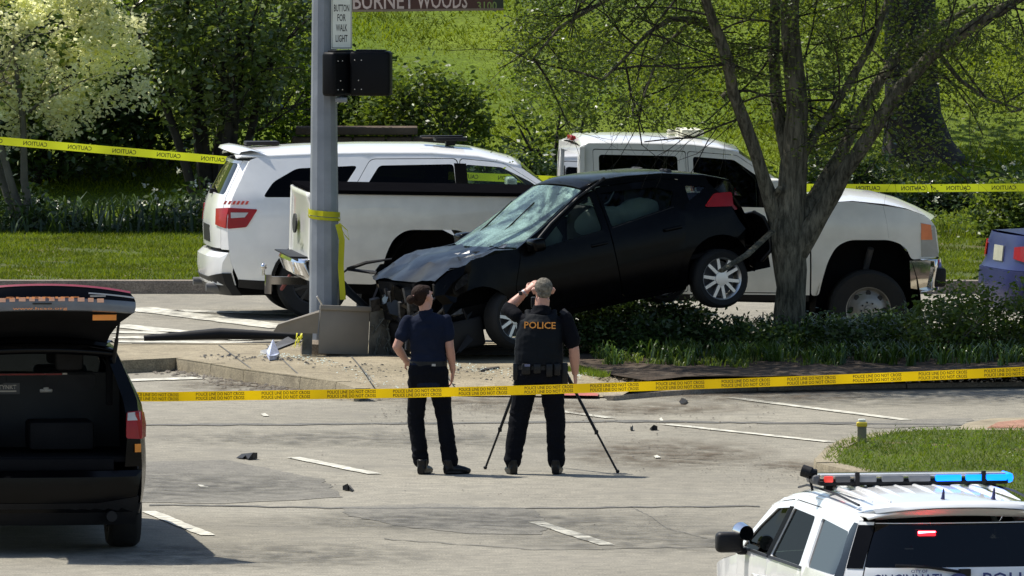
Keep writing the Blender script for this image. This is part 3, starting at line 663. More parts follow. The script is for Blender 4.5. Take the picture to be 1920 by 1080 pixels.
# leaning broken branch by the wreck
mb = MB(); A = PD(1352, 508, DT - 1.9); B = PD(1400, 478, DT - 1.3); Cc = PD(1448, 434, DT - .3)
mb.tube([A, B, Cc], [.035, .04, .035], [.02, .022, .02], n=8); tag(mb.build('broken_branch', M_bark, smooth=40), 'grey broken branch leaning between the wrecked car and the street tree', 'branch')
cen = pp[nr.random(len(pp)) < .014]; k = nr.normal(size=(len(cen), 7, 3)) * np.array([.05, .08, .02]); leaves('clover', (cen[:, None, :] + k).reshape(-1, 3) + np.array([0, 0, .06]), .014, L_light, None, flat=.3, label='clover and small weeds among the corner lawn grass', cat='weeds', kind='stuff')
# island planting
for i, (x, wd, h) in enumerate([(1040, .9, .5), (1110, .9, .62), (1180, 1.0, .66), (1250, .9, .5)]):  # added dark shrubs standing in for the shade beneath the car
    p = G(x, 648, ZI); cen, _ = clumps((p.x, p.y, ZI + h * .45), (wd / 2, .35, h / 2), 90, 26, .07, 90 + i, .05); cen = cen[cen[:, 2] > ZI]
    leaves('crushed_shrub', cen, .034, L_dark, None, label=['crushed dark shrub under the wreck front wheel arch', 'crushed dark shrub under the wreck front door', 'crushed dark shrub under the wreck rear door sill', 'crushed dark shrub just left of the wreck rear wheel'][i], cat='shrub', kind='stuff')
for i, (x, y, wd, h) in enumerate([(1080, 668, .9, .42), (1150, 664, .9, .5), (1215, 668, .8, .45), (1330, 668, .9, .42), (1420, 672, .8, .36), (1530, 668, .8, .42), (1660, 664, .9, .46), (1800, 660, .9, .5)]):
    p = G(x, y, ZI); cen, _ = clumps((p.x, p.y + .1, ZI + h * .45), (wd / 2, wd / 2, h / 2), 60, 24, .06, 70 + i, .15); cen = cen[cen[:, 2] > ZI]
    leaves('ground_cover', cen, .03, L_dark, None, label='low dark leafy ground cover in the shaded bed, patch ' + ['under the wreck door', 'under the wreck rear door', 'ahead of the wreck rear wheel', 'below the wreck rear wheel', 'left of the street tree', 'right of the street tree', 'before the pickup front wheel', 'below the pickup bumper'][i], cat='plants', kind='stuff')

def strap(name, label, x0, x1, y0, y1, n, h, wd, m=L_strap, seed=0):
    pts = []
    for _ in range(n):
        p = G(rnd.uniform(x0, x1), rnd.uniform(y0, y1), ZI); pts.append((p.x, p.y, ZI - .01))
    return blades(name, np.repeat(np.array(pts), 16, 0) + nr.normal(size=(n * 16, 3)) * np.array([.035, .05, 0]), h, wd, (.3, 1.1), m, label, 'plants', segs=3)
strap('ground_cover', 'strap-leaved plants covering the bed below the wrecked car and street tree', 1120, 2300, 655, 690, 300, (.08, .25), .020)
strap('ground_cover', 'flattened grassy leaves at the front edge of the bed', 1125, 1560, 666, 692, 120, (.04, .12), .014, L_mid)
strap('ground_cover', 'taller strap leaves around the foot of the street tree', 1380, 1720, 655, 668, 60, (.22, .42), .024)
for i, (x, y, wd, h, lb) in enumerate([(1760, 672, 1.1, .60, 'rounded leafy shrub in the bed below the pickup front bumper'), (1850, 668, 1.2, .80, 'taller leafy shrub in the bed in front of the blue car'),
      (1600, 672, .8, .36, 'low leafy shrub in front of the pickup front wheel'), (1960, 670, 1.0, .78, 'leafy shrub at the right edge of the planting bed'), (1290, 668, .7, .28, 'low shrub under the wrecked car rear wheel')]):
    p = G(x, y, ZI); e = thing('bed_shrub', lb, 'shrub', Matrix.Translation((p.x, p.y, ZI)), 'shrubs in the planting bed'); tr = MB()
    for j in range(9):
        t = Vector((rnd.uniform(-.45, .45) * wd, rnd.uniform(-.4, .4) * wd, h * rnd.uniform(.6, .95))); tr.tube([(t.x * .15, t.y * .15, -.02), (t.x * .6, t.y * .6, t.z * .6), t], [.008, .006, .003], n=4, cap=False)
    tr.build('stems', M_lbark, e)
    cen, _ = clumps((0, 0, h * .52), (wd / 2, wd / 2.4, h / 2), int(70 * wd), 26, .07, 40 + i, .2); cen = cen[cen[:, 2] > .02]; leaves('crown', cen, .032, L_mid if i in (0, 1, 3) else L_dark, e)
cen = np.array([tuple(G(rnd.uniform(1120, 2300), rnd.uniform(690, 716), ZI - .01)) for _ in range(2600)]); leaves('leaf_litter', cen, .018, mat('dry_leaf', (.16, .12, .075), .9, var=.6, scale=30), None, flat=.2, label='dry leaf and twig litter along the bed edge', cat='litter', kind='stuff')
# ------------------------------------------------------------ vehicles
def arc(cx, cz, r, a0, a1, n=14): return [(cx + r * math.cos(R(a0 + (a1 - a0) * i / n)), cz + r * math.sin(R(a0 + (a1 - a0) * i / n))) for i in range(n + 1)]
def unproj(M, c, pts):
    Mi = M.inverted(); o = Mi @ Vector((0, 0, CAM_H)); out = []
    for p in pts:
        d = Mi.to_3x3() @ ray(*p); t = (c - o.y) / d.y; q = o + d * t; out.append((q.x, q.z))
    return out
def wheel(e, x, y, z, r, wd, style, rr, mrim=None, camber=0):
    s = 1 if y > 0 else -1
    T = Matrix.Translation((x, y, z)) @ Matrix.Rotation(camber, 4, 'Z')
    mb = MB(); mb.T = T
    mb.lathe([(rr - .01, -wd / 2 + .01), (rr + .015, -wd / 2), (r - .035, -wd / 2 - .008), (r - .008, -wd / 2 + .02), (r, -wd / 2 + .04), (r, wd / 2 - .04), (r - .008, wd / 2 - .02), (r - .035, wd / 2 + .008), (rr + .015, wd / 2), (rr - .01, wd / 2 - .01)], 40)
    ty = mb.build('wheel', M_tyre, e, smooth=40)
    mb = MB(); mb.T = T @ Matrix.Scale(s, 4, (0, 1, 0))
    o = wd / 2 - .012
    mb.lathe([(rr, -wd / 2), (rr - .015, -o + .03), (rr - .03, o - .04), (rr - .012, o - .01), (rr + .004, o), (rr - .004, o + .004), (rr - .02, o - .006)], 36)
    if style == 'steel':
        mb.lathe([(rr - .03, o - .03), (rr * .80, o - .055), (rr * .52, o - .02), (rr * .42, o - .01), (.045, o - .01), (.04, o + .01), (0.001, o + .012)], 36)
        rim = mb.build('rim', mrim or M_steel, ty, smooth=30)
        hb = MB(); hb.T = T @ Matrix.Scale(s, 4, (0, 1, 0))
        for k in range(8):
            a = k * math.pi / 4; cx, cz = rr * .70 * math.cos(a), rr * .70 * math.sin(a)
            hb.prism([(cx + .027 * math.cos(q * 6.283 / 12), cz + .027 * math.sin(q * 6.283 / 12)) for q in range(12)], lambda u, v: (u, o - .034, v), lambda u, v: (u, o - .06, v))
            hb.prism([(.075 * math.cos(a + .2) + .01 * math.cos(q), .075 * math.sin(a + .2) + .01 * math.sin(q)) for q in range(6)], lambda u, v: (u, o + .005, v), lambda u, v: (u, o - .02, v))
        hb.build('rim_opening', M_ink, ty)
    else:
        n = 5
        for k in range(n):
            for dq in (-.17, .17):
                a = 2 * math.pi * k / n + dq; a2 = 2 * math.pi * k / n + dq * 1.75; w1, w2 = .018, .015
                P = [(.05 * math.cos(a) - w1 * math.sin(a), .05 * math.sin(a) + w1 * math.cos(a)), (.05 * math.cos(a) + w1 * math.sin(a), .05 * math.sin(a) - w1 * math.cos(a)),
                     ((rr - .015) * math.cos(a2) + w2 * math.sin(a2), (rr - .015) * math.sin(a2) - w2 * math.cos(a2)), ((rr - .015) * math.cos(a2) - w2 * math.sin(a2), (rr - .015) * math.sin(a2) + w2 * math.cos(a2))]
                mb.prism(P, lambda u, v: (u, o - .012, v), lambda u, v: (u, o - .05, v))
        mb.lathe([(.075, o - .03), (.07, o - .006), (.03, o - .004), (.001, o - .004)], 20)
        mb.build('rim', mrim or M_rim, ty, smooth=30)
        hb = MB(); hb.T = T @ Matrix.Scale(s, 4, (0, 1, 0)); hb.lathe([(rr - .04, -.03), (.001, -.03)], 24); hb.build('brake_disc', M_grey, ty)
    return ty
def seats(e, xs, z=.62, w_=.5, m=None, y0=.38):
    for x in xs:
        for s in (-1, 1):
            mb = MB(); mb.box((x + .05, s * y0, z), (.5, w_, .16)); mb.box((x - .25, s * y0, z + .36), (.14, w_ * .92, .66), Matrix.Rotation(-.2, 3, 'Y'))
            mb.box((x - .33, s * y0, z + .78), (.09, .24, .17)); mb.build('seat', m or M_seat, e, bevel=.04)
def loft_top(name, st, Wf, m, e, n=12, pw=2.6, th=0, inset=0.0, front=None):
    rows = []
    for x, z, cr in st:
        row = []
        for k in range(n + 1):
            q = -1 + 2 * k / n; q = math.copysign(abs(q) ** .8, q); y = q * (Wf(x, z) - inset)
            dx = front[0] * (1 - abs(q) ** 2.2) if front and (x == st[-1][0]) else (front[1] * (1 - abs(q) ** 2.2) if front and x == st[0][0] else 0)
            row.append((x + dx, y, z + cr * (1 - abs(q) ** pw)))
        rows.append(row)
    mb = MB().grid(rows)
    o = mb.build(name, m, e, smooth=40)
    if th:
        md = o.modifiers.new('t', 'SOLIDIFY'); md.thickness = th; md.offset = 0
    return o
class Car:
    def __init__(c, e, Wm=.955, belt=1.27, tum=.5, xr=-.55, kr=.5, xf=3.2, kf=.3, zl=.75, rear=(), front=(), wr=.13, wf=.25, sh=.04):
        c.e = e; c.Wm = Wm; c.belt = belt; c.tum = tum; c.xr = xr; c.kr = kr; c.xf = xf; c.kf = kf; c.zl = zl; c.sh = sh
        c.rear = np.array(rear); c.front = np.array(front); c.wr = wr; c.wf = wf
    def W(c, x, z):
        w_ = c.Wm - .07 * (max(0, c.zl - z) / .45) ** 2
        if z > c.zl: w_ -= c.sh * min(1, (z - c.zl) / (c.belt - c.zl)) ** 1.5
        if z > c.belt: w_ -= c.tum * (z - c.belt)
        if x < c.xr: w_ -= c.kr * (c.xr - x) ** 2
        if x > c.xf: w_ -= c.kf * (x - c.xf) ** 2
        d = abs(z - (c.belt - .17)); w_ += .012 * max(0, 1 - d / .05)      # shoulder crease
        return max(.3, w_)
    def rx(c, z): return float(np.interp(z, c.rear[:, 0], c.rear[:, 1]))
    def fx(c, z): return float(np.interp(z, c.front[:, 0], c.front[:, 1]))
    def Rm(c, off=0):
        def f(y, z):
            x0 = c.rx(z); q = min(1.2, abs(y) / c.W(x0 + c.wr, z)); return (x0 + c.wr * q ** 4 - off, y, z)
        return f
    def Fm(c, off=0):
        def f(y, z):
            x0 = c.fx(z); q = min(1.2, abs(y) / c.W(x0 - c.wf, z)); return (x0 - c.wf * q ** 2.6 + off, y, z)
        return f
    def Sm(c, s, off=0): return lambda u, v: (u, s * (c.W(u, v) + off), v)
    def side(c, name, P, m, holes=(), off=0, res=.13, th=.03, sides=(-1, 1), smooth=32):
        return [panel(name, P, c.Sm(s, off), m, c.e, holes, res, (0, -s * th, 0), smooth=smooth) for s in sides]
    def rearp(c, name, P, m, holes=(), off=0, res=.13, th=.03): return panel(name, P, c.Rm(off), m, c.e, holes, res, (th, 0, 0))
    def frontp(c, name, P, m, holes=(), off=0, res=.13, th=.03): return panel(name, P, c.Fm(off), m, c.e, holes, res, (-th, 0, 0))
    def housing(c, x, z, r, w_=.34):
        for s in (-1, 1):
            rows = [[(px, s * (c.W(x, z) - .02 - t), pz) for px, pz in arc(x, z, r + .012, -12, 192, 18)] for t in (0, w_)]
            mb = MB().grid(rows); mb.add([(x, s * (c.W(x, z) - .02 - w_), z)] + [Vector(p) for p in rows[1]], [(0, i, i + 1) for i in range(1, 19)]); mb.build('wheel_housing', M_int, c.e)
    def mirror(c, x, z, m, s, d=(.12, .22, .17), yo=.13):
        mb = MB(); mb.box((x, s * (c.W(x, z) + yo), z + .06), d); mb.box((x + .02, s * (c.W(x, z) + .02), z - .01), (.06, .12, .05)); mb.build('side_mirror', m, c.e, bevel=.035, seg=3)

SUV_REAR = [(.25, -.98), (.36, -1.06), (.50, -1.10), (.66, -1.09), (.71, -1.03), (.95, -1.045), (1.15, -1.03), (1.30, -.985), (1.70, -.78), (1.76, -.74)]
SUV_FRONT = [(.25, 3.95), (.45, 4.06), (.75, 4.06), (.95, 3.98), (1.0, 3.93)]
def suv(e, paint, glass_side, glass_rear, hatch_open=False, mir=(.13, (.12, .22, .17)), mirm=None, widerear=False, rimm=None, bpillar=None, taillights='wide', winter=None, low=None, bodypaint=None):
    c = Car(e, rear=SUV_REAR, front=SUV_FRONT)
    low = low or M_grey; zb = .40
    redge = [(c.rx(z) + c.wr + .004, z) for z in (.74, .85, .95, 1.05, 1.15, 1.3, 1.4, 1.5, 1.6, 1.69)]
    top = [(-.58, 1.715), (-.3, 1.73), (.5, 1.745), (1.5, 1.735), (2.0, 1.68), (2.25, 1.60), (2.5, 1.42), (2.76, 1.21), (3.2, 1.15), (3.6, 1.07), (3.72, .98)]
    fedge = [(c.fx(z) - c.wf - .004, z) for z in (.93, .8, .72)]
    A = arc(3.04, .38, .43, 3, 177); B = arc(0, .38, .43, 3, 177)
    body = redge + top + fedge + [(3.60, .40)] + [p for p in A if p[1] >= .40] + [(2.60, .40), (.45, .40)] + [p for p in B if p[1] >= .40] + [(-.45, .40), (-.80, .42), (-.88, .60), (-.90, .71)]
    fd = rpoly([(1.63, .43), (2.57, .43), (2.68, .75), (2.66, 1.20), (2.40, 1.43), (2.06, 1.645), (1.60, 1.69)], .05)
    rd = rpoly([(.36, .86), (.60, .43), (1.60, .43), (1.57, 1.69), (.64, 1.69), (.36, 1.25)], .06)
    wf_ = rpoly([(1.67, 1.285), (2.57, 1.285), (2.34, 1.45), (2.04, 1.60), (1.66, 1.63)], .03)
    wr_ = rpoly([(.49, 1.285), (1.55, 1.285), (1.53, 1.635), (.73, 1.625)], .04)
    wq = rpoly([(-.54, 1.30), (-.42, 1.46), (-.16, 1.60), (.50, 1.625), (.26, 1.295)], .05)
    if widerear: wq = rpoly([(-.70, 1.30), (-.66, 1.42), (-.52, 1.60), (.50, 1.63), (.26, 1.295)], .04)
    sc = lambda P, k: (lambda cx, cz: [(cx + (x - cx) * k, cz + (z - cz) * k) for x, z in P])(sum(p[0] for p in P) / len(P), sum(p[1] for p in P) / len(P))
    c.side('body_side', body, paint, [sc(fd, 1.012), sc(rd, 1.012), wq])
    for nm, D, Wn in (('door', fd, wf_), ('door', rd, wr_)):
        for s in (-1, 1):
            d = panel(nm, D, c.Sm(s, 0), paint, e, [Wn], .13, (0, -s * .03, 0))
            x0 = 1.78 if D is fd else .62
            mb = MB(); mb.box((x0, s * (c.W(x0, 1.12) + .03), 1.12), (.2, .03, .035)); mb.build('handle', paint, d, bevel=.01)
            MB().grid([[c.Sm(s, .006)(x, 1.27) for x in np.linspace(min(p[0] for p in D) + .03, max(p[0] for p in D) - .03, 10)], [c.Sm(s, .006)(x, 1.29) for x in np.linspace(min(p[0] for p in D) + .03, max(p[0] for p in D) - .03, 10)]]).build('window_seal', M_trim, d)
    for Wn in (wf_, wr_, wq):
        g = glass_side if Wn is not wf_ else (winter or glass_side)
        if widerear: g = M_glassm if Wn is wq else M_glassx
        c.side('side_window', sc(Wn, 1.02), g, off=-.014, th=0)
    c.side('pillar_trim', [(1.545, 1.27), (1.68, 1.27), (1.665, 1.64), (1.535, 1.645)], M_pblack, off=.004, th=0)
    c.side('sill', [(.44, .25), (2.60, .25), (2.60, .405), (.44, .405)], low, off=.004)
    c.side('sill', [(-.80, .34), (-.43, .30), (-.44, .405), (-.80, .425)], low, off=.004); c.side('sill', [(3.47, .28), (3.70, .28), (3.74, .42), (3.47, .405)], low, off=.004)
    if widerear: c.side('pillar_trim', [(c.rx(1.29) + c.wr + .005, 1.29), (-.70, 1.29), (-.665, 1.42), (-.53, 1.61), (-.56, 1.67), (c.rx(1.67) + c.wr + .005, 1.67), (c.rx(1.5) + c.wr + .005, 1.5)], M_black, off=.004, th=0)
    for x in (0, 3.04):
        c.housing(x, .38, .43)
        c.side('arch_trim', arc(x, .38, .465, 3, 177) + arc(x, .38, .431, 177, 3), low if low is not M_grey else paint, off=.006, res=.08)
    # roof, hood, screens
    loft_top('roof', [(-.80, 1.705, .06), (-.74, 1.72, .06), (-.5, 1.722, .075), (0, 1.738, .085), (.6, 1.746, .09), (1.3, 1.742, .09), (1.8, 1.705, .085), (2.2, 1.618, .075), (2.26, 1.600, .07)], c.W, paint, e, 16, 3, .012)
    st = [(2.27, 1.598, .07), (2.45, 1.46, .055), (2.62, 1.32, .045), (2.76, 1.205, .03)]
    loft_top('windscreen', st, lambda x, z: c.W(x, z) - .03, M_glassc if hatch_open else M_glassm, e, front=(.16, .02))
    loft_top('hood', [(2.77, 1.205, .02), (2.9, 1.195, .04), (3.2, 1.155, .05), (3.55, 1.085, .05), (3.72, 1.0, .05), (3.74, .96, .06)], c.W, paint, e, front=(.22, .16))
    c.frontp('nose', [(-.76, .72), (.76, .72), (.70, 1.0), (-.70, 1.0)], paint, [[(-.5, .76), (.5, .76), (.48, .93), (-.48, .93)]])
    c.frontp('grille', [(-.5, .76), (.5, .76), (.48, .93), (-.48, .93)], M_trim, off=-.02, th=0)
    for s in (-1, 1): c.frontp('headlight', [(s * .53, .80), (s * .74, .82), (s * .72, .95), (s * .53, .92)], M_lens, off=.006)
    c.frontp('front_bumper', [(-.80, .30), (.80, .30), (.78, .71), (-.78, .71)], paint)
    # rear
    yo = lambda z: c.W(c.rx(z) + c.wr, z)
    zs = [.74, .95, 1.1, 1.3, 1.5, 1.68]; ins = [.15, .12, .115, .12, .11, .10]
    for s in (-1, 1):
        c.rearp('rear_pillar', [(s * (yo(z) - .004), z) for z in zs] + [(s * (yo(z) - i), z) for z, i in zip(zs[::-1], ins[::-1])], paint)
    bz = [.36, .5, .71]; q = [(yo(z) + .0, z) for z in bz]
    panel('rear_bumper', [(-a, z) for a, z in q] + [(a, z) for a, z in q[::-1]], c.Rm(.01), paint if low is M_grey or hatch_open else paint, e, thick=(.12, 0, 0))
    panel('bumper_valance', [(-.84, .25), (.84, .25), (.86, .49), (.5, .44), (-.5, .44), (-.86, .49)], c.Rm(.018), low, e, thick=(.1, 0, 0))
    for s in (-1, 1): MB().tube([(-1.12, s * .62, .33), (-.9, s * .62, .33)], .045, n=14).build('exhaust', M_trim if hatch_open else M_grey, e, smooth=40)
    
    if not hatch_open:
        hz = [.75, .95, 1.1, 1.3, 1.5, 1.675]; hi = [.16, .13, .125, .13, .12, .11]; L = [(yo(z) - i, z) for z, i in zip(hz, hi)]
        gl = rpoly([(-.66, 1.32), (.66, 1.32), (.56, 1.645), (-.56, 1.645)] if not widerear else [(-.725, 1.365), (.725, 1.365), (.655, 1.67), (-.655, 1.67)], .05)
        if widerear:
            for s in (-1, 1): c.rearp('pillar_trim', [(s * (yo(z) - a), z) for z, a in ((1.36, .0), (1.45, .0), (1.66, .0))] + [(s * (yo(z) - .11), z) for z in (1.66, 1.45, 1.36)], M_black, off=.006, th=0)
        h = c.rearp('hatch', [(-a, z) for a, z in L] + [(a, z) for a, z in L[::-1]], paint, [gl])
        panel('rear_window', [(a * 1.02, z) for a, z in gl], c.Rm(-.012), glass_rear, h, res=.13)
        panel('plate_recess', [(-.28, .80), (.28, .80), (.28, .98), (-.28, .98)], c.Rm(.004), M_trim, h, thick=(.01, 0, 0))
        mb = MB(); mb.tube([(-.99, .0, 1.33), (-.97, .25, 1.37), (-.96, .5, 1.385)], .012, n=6); mb.box((-.985, 0, 1.33), (.05, .08, .05)); mb.build('rear_wiper', M_trim, h)
    # spoiler
    mb = MB(); rows = []
    for x, dz, k in ((-.90, .0, .60), (-.88, .028, .62), (-.78, .045, .66), (-.60, .012, .70)): rows.append([(x + .14 * abs(t) ** 3, t * k, 1.745 + dz + .045 * (1 - abs(t) ** 2.5)) for t in np.linspace(-1, 1, 13)])
    mb.grid(rows); mb.grid([[(x + .01, y, z - .01) for x, y, z in rows[0]], [(-.74 + .1 * abs(t) ** 3, t * .58, 1.69 + .03 * (1 - t * t)) for t in np.linspace(-1, 1, 13)]])
    mb.build('spoiler', paint, e, smooth=50)
    if taillights:
        for s in (-1, 1):
            yy = yo(1.08); t = panel('taillight', [(s * (yy - .02), .97), (s * (yy - .26), 1.0), (s * (yy - .30), 1.17), (s * (yy - .02), 1.19)], c.Rm(.012), M_red, e, thick=(.03, 0, 0))
            panel('taillight', rpoly([(c.rx(1.0) + c.wr - .01, .965), (-.72, .985), (-.60, 1.175), (c.rx(1.17) + c.wr - .01, 1.19)], .02), c.Sm(s, .012), M_red, e, thick=(0, -s * .03, 0))
            panel('taillight_lens', [(c.rx(1.1) + c.wr + .02, 1.08), (-.74, 1.09), (-.70, 1.14), (c.rx(1.1) + c.wr + .02, 1.14)], c.Sm(s, .016), M_lens, t, thick=(0, -s * .01, 0))
    # inside
    MB().box((1.5, 0, .42), (4.6, 1.24, .36)).build('underbody', M_int, e)
    MB().box((1.0, 0, .63), (3.7, 1.74, .05)).build('cabin_floor', M_int, e)
    mb = MB(); mb.box((2.55, 0, .98), (.4, 1.6, .38)); mb.build('dashboard', M_int, e, bevel=.05)
    MB().box((3.1, 0, .85), (1.0, 1.3, .45)).build('engine_block', M_int, e)
    seats(e, (1.75, .75), .78)
    mb = MB(); mb.lathe([(.18, 0), (.195, .012), (.18, .024), (.165, .012), (.18, 0)], 20, Matrix.Translation((2.25, .4, 1.05)) @ Matrix.Rotation(R(65), 4, 'Z') @ Matrix.Rotation(R(20), 4, 'X')); mb.build('steering_wheel', M_int, e)
    for x in (0, 3.04):
        for s in (-1, 1): wheel(e, x, s * .80, .38, .38, .26, 'alloy', .235, rimm)
    for s in (-1, 1): c.mirror(2.38, 1.27, mirm or paint, s, mir[1], mir[0])
    return c

# white SUV parked behind the pickup
yawC = R(7.5); cC = G(588, 598, 0); hC = Vector((math.cos(yawC), math.sin(yawC), 0)); lC = Vector((-hC.y, hC.x, 0))
MC = Matrix.Translation(cC + lC * .93) @ Matrix.Rotation(yawC, 4, 'Z')
eC = thing('white_suv', 'white SUV with red taillights standing behind the pickup bed', 'car', MC)
c = suv(eC, M_white, M_glassd, M_glassm, winter=M_glassc, low=M_trim, rimm=mat('black_steel_rim', (.02, .02, .02), .5))
mb = MB(); mb.box((1.55, -.30, 1.885), (.34, .24, .04)); mb.box((1.55, -.30, 1.85), (.1, .1, .07)); mb.box((1.45, -.34, 1.915), (.46, .10, .018)); mb.build('roof_antenna', M_trim, eC, bevel=.01)
mb = MB(); mb.box((-.45, .0, 1.84), (.36, .26, .04)); mb.build('roof_antenna', M_trim, eC, bevel=.012)
for i in range(6):
    panel('reflective_stripe', [(-.98 + i * .045 + .02, 1.225), (-.955 + i * .045 + .02, 1.225), (-.935 + i * .045 + .02, 1.262), (-.96 + i * .045 + .02, 1.262)], c.Sm(-1, .008), mat('red_decal', (.6, .06, .04), .5), eC, thick=(0, .005, 0))

# black SUV with its hatch open
yawA = R(96); cA = G(243, 1024, 0); hA = Vector((math.cos(yawA), math.sin(yawA), 0)); lA = Vector((-hA.y, hA.x, 0))
MA = Matrix.Translation(cA + lA * .86) @ Matrix.Rotation(yawA, 4, 'Z')
eA = thing('black_suv', 'black police SUV with its tailgate raised and cargo bay open at the left edge', 'car', MA)
c = suv(eA, M_black, M_glassm, M_glassd, hatch_open=True, taillights=None, low=M_trim, mir=(.0, (.08, .05, .10)))
for s in (-1, 1):
    yy = c.W(c.rx(1.08) + c.wr, 1.08)
    t = panel('taillight', rpoly([(s * (yy + .015), .97), (s * (yy - .125), .98), (s * (yy - .12), 1.20), (s * (yy + .015), 1.21)], .02), c.Rm(.014), M_red, eA, thick=(.05, 0, 0))
    panel('taillight_lens', [(s * (yy - .0), 1.13), (s * (yy - .115), 1.13), (s * (yy - .11), 1.195), (s * (yy - .0), 1.20)], c.Rm(.020), M_lens, t, thick=(.02, 0, 0))
    panel('taillight', rpoly([(-.93, .97), (-.70, .98), (-.60, 1.18), (-.93, 1.20)], .02), c.Sm(s, .012), M_red, eA, thick=(0, -s * .03, 0))
    panel('reflector', [(s * (yy + .005), .86), (s * (yy - .05), .86), (s * (yy - .05), .93), (s * (yy + .005), .93)], c.Rm(.010), M_amber, eA, thick=(.01, 0, 0))
    mb = MB(); mb.tube([(-.72, s * .665, 1.60), (-1.0, s * .70, 2.02)], .012, n=8); mb.tube([(-.72, s * .665, 1.60), (-.86, s * .683, 1.81)], .018, n=8); mb.build('gas_strut', M_trim, eA)
    mb = MB(); mb.box((-.1, s * .84, .95), (1.5, .03, .62)); mb.box((-.35, s * .66, 1.45), (.12, .05, .45)); mb.build('cargo_side_trim', M_int, eA, bevel=.01)
mb = MB(); mb.box((-.2, 0, .80), (1.45, 1.6, .05)); mb.box((-.93, 0, .76), (.08, 1.3, .10)); mb.build('cargo_floor', M_int, eA, bevel=.01)
mb = MB(); mb.box((.42, 0, 1.13), (.05, 1.62, .66)); mb.build('cargo_partition', mat('cargo_dark_grey', (.02, .021, .023), .6), eA, bevel=.01)
MB().box((.385, .16, 1.445), (.012, .95, .014)).build('red_strap', M_red, eA)
MB().box((.388, .15, 1.325), (.008, .21, .095)).build('equipment_plate', M_grey, eA)
text('plate_lettering', 'TYNKT', TP((.380, .15, 1.338), (0, -1, 0), (0, 0, 1)), .15, .035, M_lens, eA)
MB().box((.381, .15, 1.303), (.006, .15, .012)).build('plate_bar', M_lens, eA)
mb = MB(); mb.box((.386, -.18, 1.305), (.01, .11, .03)); mb.box((.386, -.18, 1.32), (.01, .05, .03)); mb.build('white_sticker', M_lens, eA, bevel=.008)
MB().box((.386, -.34, 1.43), (.01, .04, .05)).build('white_clip', M_lens, eA)
mb = MB(); mb.box((.0, .52, .95), (.42, .5, .26)); mb.build('equipment_case', M_int, eA, bevel=.03)
mb = MB(); mb.box((-.33, .3, 1.02), (.02, .035, .14)); mb.build('case_handle', M_lens, eA, bevel=.008)
mb = MB(); mb.box((-.2, -.25, .97), (.5, .55, .24)); mb.build('equipment_case', mat('case_grey', (.012, .012, .013), .7, spec=.1), eA, bevel=.03)
mb = MB(); mb.tube([(-.74, t * .66, 1.685 + .035 * (1 - t * t)) for t in np.linspace(-1, 1, 9)], .035, n=8); mb.build('hatch_opening_frame', M_black, eA, smooth=50)
# raised tailgate: inner lining, outer skin, curved lower end facing back
H = []; n = 17
def hatch_row(x, z, half, crown, bend=.0): return [(x + bend * abs(t) ** 2.4, t * half, z + crown * (1 - abs(t) ** 2.2)) for t in np.linspace(-1, 1, n)]
rin = [hatch_row(-.72, 1.745, .60, .02), hatch_row(-.80, 1.84, .63, .03), hatch_row(-1.02, 1.955, .69, .03), hatch_row(-1.30, 2.02, .74, .03), hatch_row(-1.50, 2.055, .775, .035, .12)]
rout = [hatch_row(-.70, 1.80, .60, .05), hatch_row(-1.0, 2.06, .66, .07), hatch_row(-1.30, 2.22, .72, .07), hatch_row(-1.48, 2.225, .76, .075, .12)]
rend = [hatch_row(-1.50, 2.055, .775, .035, .12), hatch_row(-1.545, 2.065, .79, .035, .13), hatch_row(-1.56, 2.11, .80, .04, .14), hatch_row(-1.545, 2.155, .80, .045, .14)]
rtop = [hatch_row(-1.545, 2.155, .80, .045, .14), hatch_row(-1.53, 2.185, .79, .06, .14), hatch_row(-1.48, 2.225, .76, .075, .12)]
ht = MB().grid(rin).build('hatch', M_int, eA, smooth=50)
MB().grid(rout).build('hatch_outer_skin', M_black, ht, smooth=50)
MB().grid(rend).build('hatch_end_band', mat('grey_blue_metallic', (.12, .135, .16), .35, coat=.6), ht, smooth=50)
MB().grid(rtop).build('hatch_upper_skin', M_black, ht, smooth=50)
MB().grid([[(x - .006, y, z + .002) for x, y, z in rout[-1]], [(x + .03, y, z + .016) for x, y, z in rout[-1]]]).build('hatch_red_stripe', mat('burgundy_paint', (.20, .02, .035), .4), ht)
MB().grid([[(x - .008, y, z + .0) for x, y, z in rtop[1][:5]], [(x - .004, y, z + .012) for x, y, z in rtop[1][:5]]]).build('hatch_white_stripe', M_lens, ht)
for s in (-1, 1):
    k = [r[0 if s < 0 else -1] for r in rin] + [r[0 if s < 0 else -1] for r in rend[1:]] + [r[0 if s < 0 else -1] for r in (rtop[1:] + rout[::-1])]
    MB().add(k, [tuple(range(len(k)))]).build('hatch_edge', M_black, ht)
    MB().box((-1.37, s * .54, 2.026), (.012, .20, .05), Matrix.Rotation(R(-20), 3, 'Y')).build('amber_light', M_amber, ht)
for s in (-1, 1): MB().box((-1.553, s * .47, 2.215), (.012, .13, .012)).build('hatch_trim', M_silver, ht)
for i in range(13):
    t = -.72 + i * .115; MB().box((-1.566 + .14 * abs(t) ** 2.4, -t * .8 * .9 - .02, 2.148 + .045 * (1 - abs(t) ** 2.2)), (.012, .045 if i % 2 else .055, .032)).build('reflective_square', mat('peach_reflective', (.95, .50, .33), .4), ht)
text('hatch_lettering', 'SHERIFF', TP((-1.575, 0, 2.205), (0, -1, 0), (.5, 0, 1)), .62, .018, M_orange, ht)
text('hatch_lettering', 'www.hcso.org', TP((-1.58, .02, 2.112), (0, -1, 0), (0, 0, 1)), .46, .028, M_orange, ht)
MB().box((-1.566, .0, 2.155), (.012, .16, .014)).build('hatch_latch', M_ink, ht)

